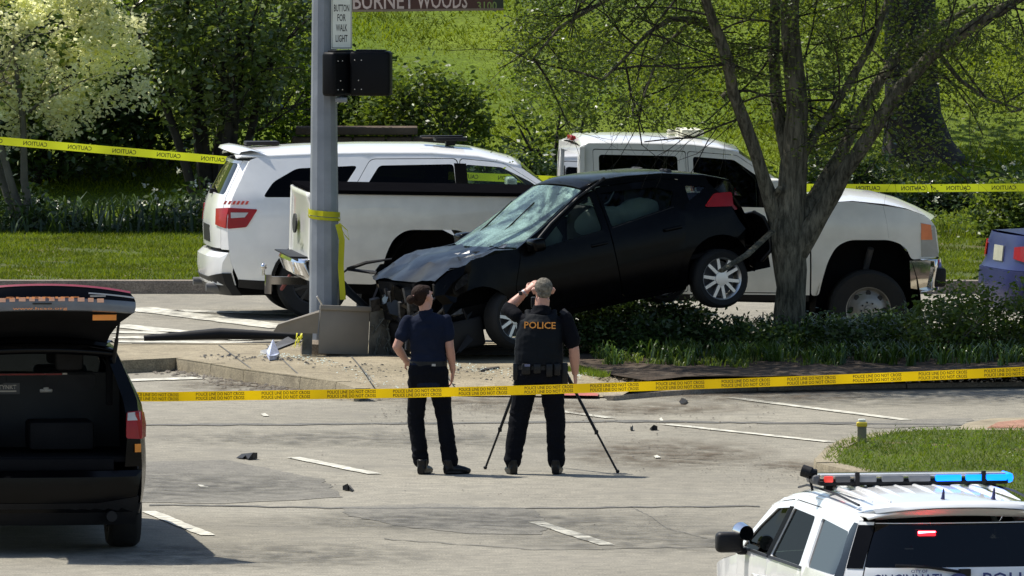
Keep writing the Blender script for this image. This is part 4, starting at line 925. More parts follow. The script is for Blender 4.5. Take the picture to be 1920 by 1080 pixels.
# white police SUV, lower right, emergency lights on
yawB = R(100.5); cB0 = G(1812, 1423, 0); hB = Vector((math.cos(yawB), math.sin(yawB), 0)); MB_ = Matrix.Translation(cB0 + hB * 1.05) @ Matrix.Rotation(yawB, 4, 'Z')
eB = thing('police_suv', 'white police SUV with lit blue roof light bar, lower right corner', 'car', MB_)
c = suv(eB, M_white, M_glassd, M_glassr, taillights='wide', winter=M_glassx, mir=(.13, (.12, .20, .15)), mirm=M_trim, widerear=True)
for i in range(9):      # ribs pressed into the roof
    y = -.56 + i * .14; MB().tube([(-.35, y * .97, 1.80 + .0 * y), (.3, y, 1.832 - .03 * abs(y)), (1.2, y, 1.836 - .03 * abs(y)), (1.6, y * .98, 1.815 - .03 * abs(y))], [.006, .020, .020, .006], [.004, .020, .020, .004], n=8).build('roof_rib', M_white, eB, smooth=60)
for s in (-1, 1): MB().tube([(-.42, s * .655, 1.782), (.4, s * .665, 1.815), (1.4, s * .66, 1.81), (1.9, s * .62, 1.76)], [.012] * 4, [.008] * 4, n=6).build('roof_channel', M_trim, eB)
bx = .92; BZ = -.085
lb = MB().box((bx, 0, 1.945 + BZ), (.30, 1.40, .035)).build('light_bar', M_trim, eB, bevel=.012)
MB().box((bx, 0, 1.998 + BZ), (.27, 1.37, .022)).build('light_bar_top', M_lens, lb, bevel=.008)
for s in (-1, 1):
    mb = MB(); mb.box((bx, s * .60, 1.84), (.08, .06, .08)); mb.build('light_bar_foot', M_trim, lb)
    mb = MB(); mb.box((bx, s * .715, 1.97 + BZ), (.26, .06, .07)); mb.build('light_bar_end', M_grey if s > 0 else M_blueled, lb, bevel=.025)
M_mod = mat('led_module_grey', (.24, .24, .25), .35)
mods = [(.60, .075, M_redoff), (.50, .12, M_grey), (.34, .17, M_mod), (.15, .17, M_mod), (-.04, .17, M_mod), (-.245, .20, M_blueled), (-.43, .14, M_blueled), (-.585, .16, M_blueled)]
for y, wd, m in mods: MB().box((bx - .135, y * 1.05, 1.972 + BZ), (.03, wd - .008, .05)).build('light_module', m, lb, bevel=.008)
for y in (.42, -.515): MB().box((bx - .15, y, 1.975 + BZ), (.03, .03, .10)).build('light_bar_strap', M_trim, lb)
for y, x in ((.02, -.32), (-.36, -.28)):
    MB().tube([(x, y, 1.79), (x - .01, y, 1.82), (x - .03, y, 1.87), (x - .035, y, 1.89)], [.05, .03, .012, .003], [.02, .012, .008, .003], n=10).build('fin_antenna', mat('navy_fin', (.01, .01, .08), .4), eB, smooth=50)
mb = MB(); mb.tube([(bx - .05, .74, 1.93), (bx - .02, .80, 1.95)], .045, n=14); mb.tube([(bx - .05, .70, 1.93), (bx - .05, .79, 1.94)], .03, n=8); mb.tube([(bx, .72, 1.80), (bx, .75, 1.93)], .01, n=6); mb.build('alley_lamp', M_trim, eB, smooth=40)
MB().box((-.805, .24, 1.60), (.02, .13, .035)).build('brake_light', M_redled, eB, bevel=.006); MB().box((-.79, .24, 1.60), (.02, .17, .06)).build('brake_light_case', M_ink, eB)
for s in (1, -1):
    mb = MB(); mb.tube([(2.30, s * .93, 1.40), (2.42, s * .95, 1.41)], [.055, .065], n=20); mb.tube([(2.42, s * .95, 1.41), (2.48, s * .95, 1.41)], [.065, .03], n=20); mb.tube([(2.4, s * .84, 1.30), (2.38, s * .93, 1.36)], .012, n=6); mb.build('spotlight', M_chrome if s > 0 else M_trim, eB, smooth=40)
text('hatch_lettering', 'CINCINNATI', TP(c.Rm(.02)(.42, 1.288), (0, -1, 0), (.3, 0, 1)), .50, .075, mat('navy_lettering', (.02, .03, .14), .5), eB)
text('hatch_lettering', 'POLICE', TP(c.Rm(.02)(-.36, 1.280), (0, -1, 0), (.1, 0, 1)), .46, .10, MATS['navy_lettering'], eB)
text('hatch_lettering', 'CITY OF', TP(c.Rm(.02)(.33, 1.343), (0, -1, 0), (.1, 0, 1)), .12, .022, MATS['navy_lettering'], eB)
mb = MB(); p = c.Rm(.018)(.05, 1.272); mb.tube([(p[0] + .004, p[1], p[2]), (p[0] - .006, p[1], p[2])], [.075, .075], [.055, .055], n=24, ref=(0, 1, 0)); mb.build('door_badge', MATS['navy_lettering'], eB)
mb = MB(); mb.tube([(p[0] - .006, p[1], p[2]), (p[0] - .01, p[1], p[2])], [.05, .05], [.034, .034], n=24, ref=(0, 1, 0)); mb.build('door_badge', M_lens, eB)

# white crew-cab pickup
yawD = R(7); cD = G(809, 657, 0); hD = Vector((math.cos(yawD), math.sin(yawD), 0)); lD = Vector((-hD.y, hD.x, 0))
MD = Matrix.Translation(cD + lD * 1.0) @ Matrix.Rotation(yawD, 4, 'Z') @ Matrix.Rotation(R(1.6), 4, 'Y')
eD = thing('pickup_truck', 'white crew-cab pickup with black bed cover, behind the wrecked black car', 'truck', MD)
U = lambda pts: unproj(MD, -1.0, pts)
xr0 = U([(588, 450)])[0][0]; xf0 = U([(1774, 450)])[0][0]
def U_(px, py): return U([(px, py)])[0]
zb_ = U_(1300, 388)[1]
c = Car(eD, Wm=1.0, belt=zb_, tum=.28, xr=xr0 + .3, kr=.1, xf=xf0 - .75, kf=.16, zl=1.0, rear=[(0.3, xr0), (2, xr0)], front=[(0.3, xf0), (1.0, xf0), (1.25, xf0 - .02), (1.45, xf0 - .1)], wr=.03, wf=.14, sh=.02)
P = lambda *a: U(list(a))
c.side('bed_side', rpoly(P((590, 364), (1084, 371), (1084, 541), (908, 537), (903, 480), (890, 447), (862, 431), (762, 431), (738, 447), (722, 480), (713, 534), (590, 531)), .09, 5), M_cream, res=.11)
c.side('fuel_door', rpoly(P((930, 425), (965, 426), (965, 458), (930, 457)), .03), M_cream, off=.004, th=.006, sides=(1,))
c.side('bed_panel_crease', P((640, 392), (700, 389), (760, 390), (760, 393), (700, 393), (640, 396)), M_cream, off=.006)
zc0, zc1 = U_(590, 356)[1], U_(1084, 364)[1]; xc1 = U_(1084, 364)[0]
mb = MB(); mb.grid([[(xr0 - .02, y, zc0 + .0), (xc1, y, zc1 + .0)] for y in (-1.012, -.9, .9, 1.012)])
for y in (-1.012, 1.012): mb.grid([[(xr0 - .02, y, zc0 - .035), (xc1, y, zc1 - .035)], [(xr0 - .02, y, zc0), (xc1, y, zc1)]])
for x, z in ((xr0 - .02, zc0), (xc1, zc1)): mb.grid([[(x, y, z - .035) for y in (-1.012, 1.012)], [(x, y, z) for y in (-1.012, 1.012)]])
mb.build('bed_cover', mat('matt_vinyl', (.004, .004, .005), .9, spec=0), eD)
zt0, zt1 = U_(588, 363)[1], U_(588, 528)[1]
tg = MB(); rows = [[(xr0 - .035 + .02 * abs(t) ** 6 - (.03 if z > zt0 - .06 else 0), t * .90, z) for t in np.linspace(-1, 1, 11)] for z in (zt1, zt1 + .25, zt1 + .29, zt0 - .12, zt0 - .05, zt0)]; tg.grid(rows)
tgo = tg.build('tailgate', M_cream, eD, smooth=40)
tgo.modifiers.new('t', 'SOLIDIFY').thickness = .03
for s in (-1, 1): MB().box((xr0 - .01, s * .955, (zt0 + zt1) / 2), (.05, .09, zt0 - zt1)).build('rear_pillar', M_cream, eD, bevel=.015)
mb = MB(); mb.tube([(xr0 - .085, .12, zt0 - .36), (xr0 - .065, .12, zt0 - .36)], [.16, .16], [.10, .10], n=20, ref=(0, 1, 0)); mb.build('tailgate_badge', M_ink, tgo)
text('tailgate_lettering', 'GMC', TP((xr0 - .07, -.25, zt0 - .52), (0, -1, 0), (0, 0, 1)), .34, .09, M_silver, tgo)
mb = MB(); zb2 = U_(588, 500)[1]
bp = MB(); rows = []
for dz, dx in ((-.14, 0), (-.10, -.10), (.03, -.16), (.07, -.14), (.075, 0)): rows.append([(xr0 - .04 + dx + .10 * abs(t) ** 4, t * 1.0, zb2 + dz) for t in np.linspace(-1, 1, 13)])
bp.grid(rows); rb = bp.build('rear_bumper', M_chrome, eD, smooth=40); rb.modifiers.new('t', 'SOLIDIFY').thickness = .02
MB().box((xr0 - .12, 0, zb2 + .082), (.18, 1.5, .012)).build('bumper_step', M_trim, rb)
mb = MB(); mb.box((xr0 - .16, 0, zb2 - .20), (.42, .08, .08)); mb.box((xr0 - .35, 0, zb2 - .24), (.06, .1, .2)); mb.tube([(xr0 - .40, 0, zb2 - .15), (xr0 - .40, 0, zb2 - .09)], .015, n=8); mb.ball((xr0 - .40, 0, zb2 - .06), .035); mb.build('tow_hitch', M_chrome, eD, smooth=30)
mb = MB(); mb.tube([(xr0 - .1, .2, zb2 - .15), (xr0 - .18, .25, zb2 - .30), (xr0 - .08, .3, zb2 - .18)], .02, n=6); mb.build('safety_chain', mat('rusty_red', (.22, .06, .05), .7), eD)
# cab
fdP = P((1294, 286), (1385, 293), (1432, 325), (1463, 352), (1467, 392), (1467, 549), (1296, 547)); rdP = P((1116, 282), (1289, 286), (1290, 547), (1160, 545), (1116, 500))
fw = rpoly(P((1303, 295), (1380, 301), (1424, 332), (1448, 358), (1450, 390), (1303, 386)), .03); rw = rpoly(P((1126, 291), (1274, 294), (1275, 385), (1126, 383)), .04)
sc = lambda Q, k: (lambda cx, cz: [(cx + (x - cx) * k, cz + (z - cz) * k) for x, z in Q])(sum(p[0] for p in Q) / len(Q), sum(p[1] for p in Q) / len(Q))
c.side('cab_side', P((1088, 546), (1088, 300), (1094, 276), (1108, 270), (1300, 274), (1388, 287), (1436, 320), (1518, 381), (1519, 554), (1300, 552)), M_cream, [sc(rpoly(fdP, .03), 1.012), sc(rpoly(rdP, .03), 1.012)])
for D, Wn, hx in ((fdP, fw, 1318), (rdP, rw, 1270)):
    for s in (-1, 1):
        d = panel('door', rpoly(D, .03), c.Sm(s, 0), M_cream, eD, [Wn], .14, (0, -s * .03, 0))
        x, z = U_(hx, 420); MB().box((x, s * (c.W(x, z) + .03), z), (.2, .03, .04)).build('handle', M_cream, d, bevel=.01)
        panel('side_window', sc(Wn, 1.03), c.Sm(s, -.015), M_glassd, eD, res=.15)
zr1 = U_(1108, 270)[1]; zr2 = U_(1300, 274)[1]; zr3 = U_(1388, 287)[1]; xa = U_(1094, 276)[0]; xb = U_(1300, 274)[0]; xc = U_(1390, 288)[0]
loft_top('roof', [(xa, zr1 - .05, .04), (xa + .08, zr1 - .005, .06), (xa + .5, (zr1 * .6 + zr2 * .4), .075), (xb, zr2, .075), (xb + .3, zr2 - .03, .07), (xc, zr3, .05)], c.W, M_white, eD, 14, 3, .012)
xw, zw = U_(1519, 380)
loft_top('windscreen', [(xc + .01, zr3, .05), (xc * .5 + xw * .5, zr3 * .5 + zw * .5, .04), (xw, zw, .02)], lambda x, z: c.W(x, z) - .03, M_glassm, eD, front=(.16, .02))
# cab back wall with window
bk = panel('cab_back', [(-.96, .55), (.96, .55), (.98, zb_), (.86, zr1 - .04), (-.86, zr1 - .04), (-.98, zb_)], lambda y, z: (xa - .02, y, z), M_cream, eD, [[(-.72, zb_ + .06), (.72, zb_ + .06), (.68, zr1 - .12), (-.68, zr1 - .12)]], .2, (.05, 0, 0))
panel('rear_window', [(-.72, zb_ + .06), (.72, zb_ + .06), (.68, zr1 - .12), (-.68, zr1 - .12)], lambda y, z: (xa, y, z), M_glassm, bk)
MB().box((xa - .0, -.0, zr1 + .02), (.05, .34, .05)).build('high_brake_light', M_red, eD, bevel=.01)
# bonnet, wings, front
F1 = P((1522, 385), (1600, 379), (1700, 391), (1742, 408), (1760, 430), (1768, 484), (1706, 486), (1708, 540), (1712, 540)); 
wing = P((1521, 383), (1600, 378), (1700, 392), (1740, 406), (1757, 425), (1764, 484), (1709, 487), (1703, 470), (1690, 458), (1668, 450), (1592, 450), (1568, 462), (1552, 490), (1542, 525), (1536, 555), (1522, 555))
c.side('front_wing', rpoly(wing, .09, 5), M_cream, res=.11)
hs = [U_(1520, 382), U_(1600, 377), U_(1660, 383), U_(1700, 391), U_(1735, 404), U_(1746, 414)]
loft_top('bonnet', [(x, z, cr) for (x, z), cr in zip(hs, (.05, .09, .09, .08, .07, .03))], c.W, M_white, eD, 14, 2.2, front=(.14, .16))
xh, zh = U_(1746, 414); zg = U_(1764, 484)[1]; zbb = U_(1764, 550)[1]
c.frontp('grille', [(-.55, zg), (.55, zg), (.55, zh), (-.55, zh)], M_chrome)
for i in range(4): c.frontp('grille_bar', [(-.5, zg + .05 + i * .09), (.5, zg + .05 + i * .09), (.5, zg + .09 + i * .09), (-.5, zg + .09 + i * .09)], M_trim, off=.01)
for s in (-1, 1):
    hl = c.frontp('headlight', [(s * .57, zg + .01), (s * .86, zg + .01), (s * .86, zh - .02), (s * .57, zh - .02)], M_lens)
    a = c.side('headlight', P((1727, 418), (1754, 424), (1762, 482), (1729, 482)), mat('smoked_lens', (.30, .31, .30), .12, coat=1), off=.006, sides=(s,))[0]
    panel('indicator', P((1728, 419), (1747, 422), (1750, 450), (1728, 450)), c.Sm(s, .012), mat('orange_lens', (.75, .16, .02), .25, coat=1), a, thick=(0, -s * .01, 0))
bp = MB(); rows = []
for z, dx in ((zbb, -.08), (zbb + .02, .03), (zg - .10, .06), (zg - .02, .05), (zg - .012, -.1)): rows.append([(xf0 + dx - .16 * abs(t) ** 3 + .0, t * 1.0, z) for t in np.linspace(-1, 1, 15)])
bp.grid(rows); fb = bp.build('front_bumper', M_chrome, eD, smooth=40); fb.modifiers.new('t', 'SOLIDIFY').thickness = .02
c.side('bumper_end', P((1706, 489), (1752, 489), (1757, 500), (1754, 548), (1709, 541)), M_chrome, off=.004)
for s in (-1, 1): MB().box((xf0 - .05, s * .86, (zbb + zg) / 2 - .02), (.14, .20, .20)).build('fog_lamp', M_trim, fb, bevel=.03)
c.side('sill', P((1092, 549), (1518, 556), (1518, 566), (1092, 560)), M_trim, off=-.01)
MB().box(((xr0 + xf0) / 2, 0, .72), (xf0 - xr0 - .5, 1.1, .35)).build('underbody', M_int, eD)
MB().box(((xr0 + xf0) / 2, 0, .9), (xf0 - xr0 - .6, 1.1, .3)).build('chassis', M_int, eD)
rh = U_(809, 583); fh = U_(1629, 581)
for (x, z), r in ((rh, .41), (fh, .41)):
    for s in (-1, 1): (wheel(eD, x, s * .85, z, r, .27, 'steel', .245), MB().tube([(x, s * .5, z + .3), (x + .05, s * .68, z + .62)], .035, n=8).build('shock_absorber', M_grey, eD))
    for s in (-1, 1):
        rows = [[(px_, s * (.985 - t), z - .05 + (pz - z) * 1.62) for px_, pz in arc(x, z, .555, -8, 188, 18)] for t in (0, .42)]
        mb = MB().grid(rows); mb.add([(x, s * .56, z)] + [Vector(p) for p in rows[1]], [(0, i, i + 1) for i in range(1, 19)]); mb.build('wheel_housing', M_int, eD)
MB().box(((xa + xw) / 2, 0, zb_ - .45), (xw - xa - .2, 1.86, .5)).build('cabin_floor', M_int, eD)
seats(eD, (xb + .55, xb - .55), zb_ - .25)
MB().box((xw - .05, 0, zb_ - .1), (.4, 1.7, .25)).build('dashboard', M_int, eD, bevel=.05)
for s in (-1, 1): c.mirror(U_(1445, 385)[0], zb_ + .12, M_cream, s, (.14, .26, .28), .2)
bx_ = U_(1312, 268)[0]
mb = MB(); mb.box((bx_, -.2, zr2 + .115), (.24, .5, .07)); mb.build('roof_beacon', mat('cream_plastic', (.7, .68, .52), .4), eD, bevel=.025)
mb = MB(); mb.box((bx_ - .2, -.25, zr2 + .11), (.09, .12, .05)); mb.build('roof_beacon', MATS['cream_plastic'], eD, bevel=.02)

# blue saloon at the right edge
yawS = R(15); cS = G(2044, 630, 0); hS = Vector((math.cos(yawS), math.sin(yawS), 0)); lS = Vector((-hS.y, hS.x, 0))
eS = thing('blue_saloon', 'blue saloon car cut off by the right edge beyond the planting bed', 'car', Matrix.Translation(cS + lS * .88) @ Matrix.Rotation(yawS, 4, 'Z'))
eS.location += hS * .22
c = Car(eS, Wm=.90, belt=.98, tum=.55, xr=-.5, kr=.4, xf=2.9, kf=.25, zl=.65, rear=[(.2, -.95), (.45, -1.02), (.68, -1.0), (.72, -.96), (1.0, -.93), (1.06, -.88)], front=[(.2, 3.4), (.5, 3.5), (.75, 3.4)])
A = arc(2.7, .33, .37, 3, 177); B = arc(0, .33, .37, 3, 177)
win1 = rpoly([(.15, 1.0), (1.2, 1.0), (1.2, 1.33), (.72, 1.31)], .04); win2 = rpoly([(1.27, 1.0), (2.15, 1.0), (1.72, 1.28), (1.27, 1.33)], .04)
body = [(c.rx(z) + c.wr, z) for z in (.3, .5, .7, .9, 1.03)] + [(-.4, 1.05), (0, 1.04), (.35, 1.22), (.75, 1.38), (1.3, 1.41), (1.75, 1.36), (2.3, 1.02), (2.9, .92), (3.2, .78), (3.18, .5), (3.1, .27)] + [p for p in A if p[1] > .27] + [(2.3, .24), (.4, .24)] + [p for p in B if p[1] > .27] + [(-.6, .27)]
c.side('body_side', body, M_blue, [win1, win2]); c.side('side_window', win1, M_glassd, off=-.012, th=0); c.side('side_window', win2, M_glassd, off=-.012, th=0)
for x_ in (.2, 1.235): c.side('door_seam', [(x_, .35), (x_ + .01, .35), (x_ + .01, .95), (x_, .95)], M_ink, off=.003, th=.004)
loft_top('boot_lid', [(-.80, 1.035, .03), (-.4, 1.05, .03), (0, 1.05, .03)], c.W, M_blue, eS, front=(0, -.1)); loft_top('rear_window', [(.0, 1.045, .03), (.4, 1.24, .03), (.72, 1.375, .03)], c.W, M_glassd, eS)
loft_top('roof', [(.72, 1.38, .04), (1.3, 1.41, .05), (1.76, 1.355, .04)], c.W, M_blue, eS); loft_top('windscreen', [(1.77, 1.35, .04), (2.3, 1.02, .03)], c.W, M_glassd, eS, front=(.15, 0)); loft_top('bonnet', [(2.3, 1.015, .03), (2.9, .92, .05), (3.18, .78, .05)], c.W, M_blue, eS, front=(.2, .15))
yo = lambda z: c.W(c.rx(z) + c.wr, z)
h = c.rearp('boot_face', [(-yo(.7) , .68), (yo(.7), .68), (yo(1.0), 1.04), (-yo(1.0), 1.04)], M_blue, res=.15)
c.rearp('rear_bumper', [(-yo(.3), .25), (yo(.3), .25), (yo(.6), .675), (-yo(.6), .675)], M_blue, off=.02)
for s in (-1, 1): c.rearp('taillight', [(s * yo(.85), .76), (s * (yo(.85) - .34), .80), (s * (yo(.9) - .34), .92), (s * yo(.9), .95)], M_red, off=.012); c.side('taillight', [(-.86, .76), (-.62, .82), (-.66, .93), (-.84, .95)], M_red, off=.01, sides=(s,))
pl = c.rearp('number_plate', [(-.16, .76), (.16, .76), (.16, .92), (-.16, .92)], M_lens, off=.016)
c.frontp('front_bumper', [(-.7, .25), (.7, .25), (.7, .75), (-.7, .75)], M_blue)
MB().box((1.3, 0, .4), (3.9, 1.1, .3)).build('underbody', M_int, eS)
for x in (0, 2.7):
    c.housing(x, .33, .37, .3)
    for s in (-1, 1): wheel(eS, x, s * .78, .33, .33, .21, 'alloy', .2)
# ------------------------------------------------------------ wrecked hatchback
yawE = R(180 + 22); fhub = PD(1347, 522, 161.6); hE = Vector((math.cos(yawE), math.sin(yawE), 0)); lE = Vector((-hE.y, hE.x, 0))
ROTE = Matrix.Rotation(yawE, 4, 'Z') @ Matrix.Rotation(R(10.3), 4, 'Y') @ Matrix.Rotation(R(1.0), 4, 'X')
off = ROTE @ Vector((-2.65, .77, .25)); ME = Matrix.Translation(fhub - off) @ ROTE
M_glassw = glassmat('dusty_car_glass', (.42, .5, .46), 1.25)
eE = thing('wrecked_hatchback', 'wrecked black hatchback pitched nose down, its windscreen shattered', 'car', ME)
c = Car(eE, Wm=.90, belt=1.0, tum=.45, xr=-3.0, kr=.45, xf=.2, kf=.30, zl=.6, rear=[(.2, -3.08), (.4, -3.14), (.7, -3.12), (.95, -3.06), (1.05, -3.0), (1.26, -2.86)], front=[(.2, .48), (.4, .54), (.6, .56), (.78, .52)], wf=.28, wr=.16)
A = arc(0, .33, .37, 177, 3)[::-1]; A = arc(0, .33, .37, 3, 177); B = arc(-2.65, .33, .37, 3, 177)
body = [(c.rx(z) + c.wr, z) for z in (.32, .5, .7, .9, 1.0, 1.1, 1.22)] + [(-2.72, 1.29), (-2.3, 1.385), (-1.9, 1.435), (-1.6, 1.45), (-1.42, 1.42), (-1.25, 1.34), (-.9, 1.16), (-.52, .99), (0, .975), (.26, .92), (.40, .80), (.42, .5), (.40, .25)] + [p for p in A if p[1] > .27] + [(-.42, .22), (-2.25, .22)] + [p for p in B if p[1] > .27] + [(-3.0, .28)]
fd = rpoly([(-1.52, .28), (-.48, .28), (-.42, .6), (-.56, .965), (-.93, 1.15), (-1.3, 1.34), (-1.50, 1.395)], .04); rd = rpoly([(-1.56, .28), (-2.12, .28), (-2.30, .62), (-2.38, 1.02), (-2.44, 1.31), (-2.2, 1.36), (-1.53, 1.405)], .04)
fw = rpoly([(-1.45, .995), (-.72, .94), (-1.0, 1.13), (-1.28, 1.29), (-1.44, 1.345)], .03); rw = rpoly([(-1.57, 1.0), (-2.24, 1.07), (-2.33, 1.21), (-2.15, 1.29), (-1.56, 1.345)], .03); qw = rpoly([(-2.46, 1.09), (-2.62, 1.15), (-2.68, 1.195), (-2.47, 1.24)], .02)
sc = lambda Q, k: (lambda cx, cz: [(cx + (x - cx) * k, cz + (z - cz) * k) for x, z in Q])(sum(p[0] for p in Q) / len(Q), sum(p[1] for p in Q) / len(Q))
c.side('body_side', body, M_wreck, [sc(fd, 1.015), sc(rd, 1.015), qw], res=.1)
for s in (-1, 1):
    for D, Wn, o in ((fd, fw, .05 if s > 0 else 0), (rd, rw, .005)):
        f = (lambda s_, o_, D_: (lambda u, v: (u, s_ * (c.W(u, v) + o_ * max(0, (-.5 - u)) ), v)))(s, o, D)
        d = panel('door', D, f, M_wreck, eE, [Wn], .1, (0, -s * .03, 0))
        x0 = -1.38 if D is fd else -2.2; MB().box((x0, s * (c.W(x0, .9) + .05), .86), (.19, .03, .035)).build('handle', M_wreck, d, bevel=.01)
    panel('side_window', sc(rw, 1.03), c.Sm(s, -.012), M_glassw, eE); panel('side_window', sc(qw, 1.05), c.Sm(s, -.012), M_glassc, eE)
    panel('side_window', sc(fw, 1.03), c.Sm(s, .02), M_glassw, eE)
    c.housing(0, .33, .37, .3); c.housing(-2.65, .33, .37, .3)
c.side('window_trim', [(-1.57, .985), (-2.28, 1.06), (-2.28, 1.07), (-1.57, .995)], M_trim, off=.012, th=.006)
MB().tube([c.Sm(1, .05)(-.62, .95), c.Sm(1, .06)(-.93, 1.16), c.Sm(1, .09)(-1.3, 1.36), c.Sm(1, .13)(-1.62, 1.49)], .016, n=6).build('door_frame', M_trim, eE)
loft_top('roof', [(-2.95, 1.20, .03), (-2.72, 1.29, .03), (-2.3, 1.385, .04), (-1.9, 1.435, .04), (-1.6, 1.45, .04), (-1.40, 1.41, .04)], c.W, M_wreck, eE, th=.015)
loft_top('windscreen', [(-1.39, 1.408, .04), (-1.12, 1.28, .05), (-.84, 1.14, .045), (-.54, .995, .035)], lambda x, z: c.W(x, z) - .035, M_crack, eE, 18, front=(.22, .04))
loft_top('rear_window', [(-3.04, 1.02, .02), (-3.0, 1.12, .03), (-2.95, 1.20, .03)], lambda x, z: c.W(x, z) - .05, M_glassd, eE)
hd = loft_top('bonnet', [(-.53, .985, .03), (-.3, .985, .05), (-.1, .98, .06), (.1, .955, .06), (.25, .915, .06), (.40, .83, .04)], c.W, mat('scuffed_black_paint', (.003, .0035, .004), .3, coat=.05, spec=.2, var=.6, scale=5, c2=(.022, .027, .03)), eE, 16, 2.2, front=(.14, .2))  # blue-grey mottling in the paint colour imitates the bonnet's reflections
g = random.Random(4)
for v in hd.data.vertices:
    x, y, z = v.co; v.co.z += .026 * math.sin(x * 9 + y * 5) * math.cos(y * 7) + g.uniform(-.012, .012); v.co.x += .03 * math.sin(y * 8)
hd.data.set_sharp_from_angle(angle=R(20))
MB().box((.20, 0, .24), (.55, 1.45, .30)).build('crushed_front_structure', M_trim, eE, bevel=.03)
c.frontp('nose', [(-.62, .42), (.62, .42), (.60, .78), (-.60, .78)], M_wreck)
mb = MB()
for i in range(9): mb.box((.50 + g.uniform(-.05, .08), -.5 + i * .125, .60 + g.uniform(-.05, .05)), (.1, g.uniform(.03, .1), g.uniform(.12, .3)), Matrix.Rotation(g.uniform(-.4, .4), 3, 'X'))
mb.build('crushed_radiator', mat('crushed_metal', (.05, .05, .052), .5, .5, var=.6, scale=20), eE)
# bumper fascia torn loose at the far front corner
mb = MB(); mb.tube([(.42, -.72, .88), (.66, -.88, .96), (.76, -.92, .90), (.68, -.88, .72), (.56, -.80, .55), (.50, -.78, .30)], [.03, .035, .035, .045, .035, .03], [.014] * 6, n=8); mb.tube([(.66, -.88, .96), (.50, -.74, 1.0), (.25, -.66, .99)], [.02, .02, .01], n=6); mb.build('torn_bumper', M_trim, eE, smooth=50)
for i, (a, b) in enumerate([((.5, .3, .55), (.68, .42, .18)), ((.4, .55, .6), (.55, .75, .25)), ((.35, .7, .68), (.6, .5, .5)), ((.2, .86, .72), (.45, .72, .45))]):
    MB().tube([a, Vector(a).lerp(Vector(b), .5) + Vector((.04, .04, -.04)), b], [.014, .02, .012], n=6).build('bent_bracket', MATS['crushed_metal'], eE)
for i in range(12):
    a = Vector((g.uniform(-.48, .0), g.uniform(.52, .80), 0)); a.z = 1.0 + .02 * g.random() - .02 * a.x; q = [a + Vector((g.uniform(-.07, .07), g.uniform(-.05, .05), g.uniform(-.01, .03))) for _ in range(4)]
    MB().add(q, [(0, 1, 2), (0, 2, 3)]).build('scraped_metal', mat('bare_metal', (.35, .36, .36), .35, .5, var=.4, scale=40), eE)
for y0 in (.28, -.32):
    MB().tube([(-.50, y0, 1.045), (-.72, y0 - .08, 1.145), (-1.10, y0 - .22, 1.325)], [.012, .009, .006], n=6).build('wiper', M_trim, eE)
for i in range(16):      # torn plastic under the nose
    a = Vector((g.uniform(.1, .6), g.uniform(.35, .92), g.uniform(.10, .62))); q = [a + Vector((g.uniform(-.12, .12), g.uniform(-.06, .06), g.uniform(-.10, .10))) for _ in range(4)]
    o = MB().add(q, [(0, 1, 2, 3)]).build('torn_plastic', M_trim if i % 3 else MATS['crushed_metal'], eE); o.modifiers.new('t', 'SOLIDIFY').thickness = .006
for s in (-1, 1):
    panel('headlight', rpoly([(.08, .76), (.36, .66), (.34, .78), (.06, .86)], .03), c.Sm(s, .01), mat('smashed_lens', (.010, .010, .011), .6, var=.8, scale=30, spec=.1), eE, thick=(0, -s * .02, 0))
    mb = MB(); mb.box((-.68, s * (c.W(-.6, .98) + .13), 1.0), (.14, .22, .13)); mb.build('side_mirror', M_wreck, eE, bevel=.035, seg=3)
    t = panel('taillight', rpoly([(-2.60, 1.0), (-2.74, 1.11), (-2.93, 1.09), (-2.90, .95)], .03), c.Sm(s, .015), M_red, eE, thick=(0, -s * .03, 0))
    panel('taillight', [(s * .80, .90), (s * .50, .96), (s * .56, 1.06), (s * .78, 1.06)], c.Rm(.012), M_red, eE, thick=(.03, 0, 0))
for o_ in list(eE.children):
    if o_.name.split('.')[0] in ('body_side', 'nose'):
        for v in o_.data.vertices:
            k = min(1, max(0, (v.co.x + .15) * 2.2))
            v.co += Vector((.05 * math.sin(v.co.z * 17 + v.co.y * 9), .035 * math.sin(v.co.x * 19 + v.co.z * 13), .03 * math.sin(v.co.x * 15 + v.co.y * 11))) * k
            k2 = min(1, max(0, (-2.85 - v.co.x) * 4)); v.co += Vector((.05 * math.sin(v.co.z * 15), .04 * math.sin(v.co.z * 21 + v.co.x * 13), 0)) * k2
        o_.data.set_sharp_from_angle(angle=R(18))
hp = panel('hatch', [(-.72, .5), (.72, .5), (.76, 1.03), (-.76, 1.03)], c.Rm(0), M_wreck, eE, thick=(.03, 0, 0))
for v in hp.data.vertices: v.co.x += .07 * math.sin(v.co.y * 6) + g.uniform(-.01, .01)
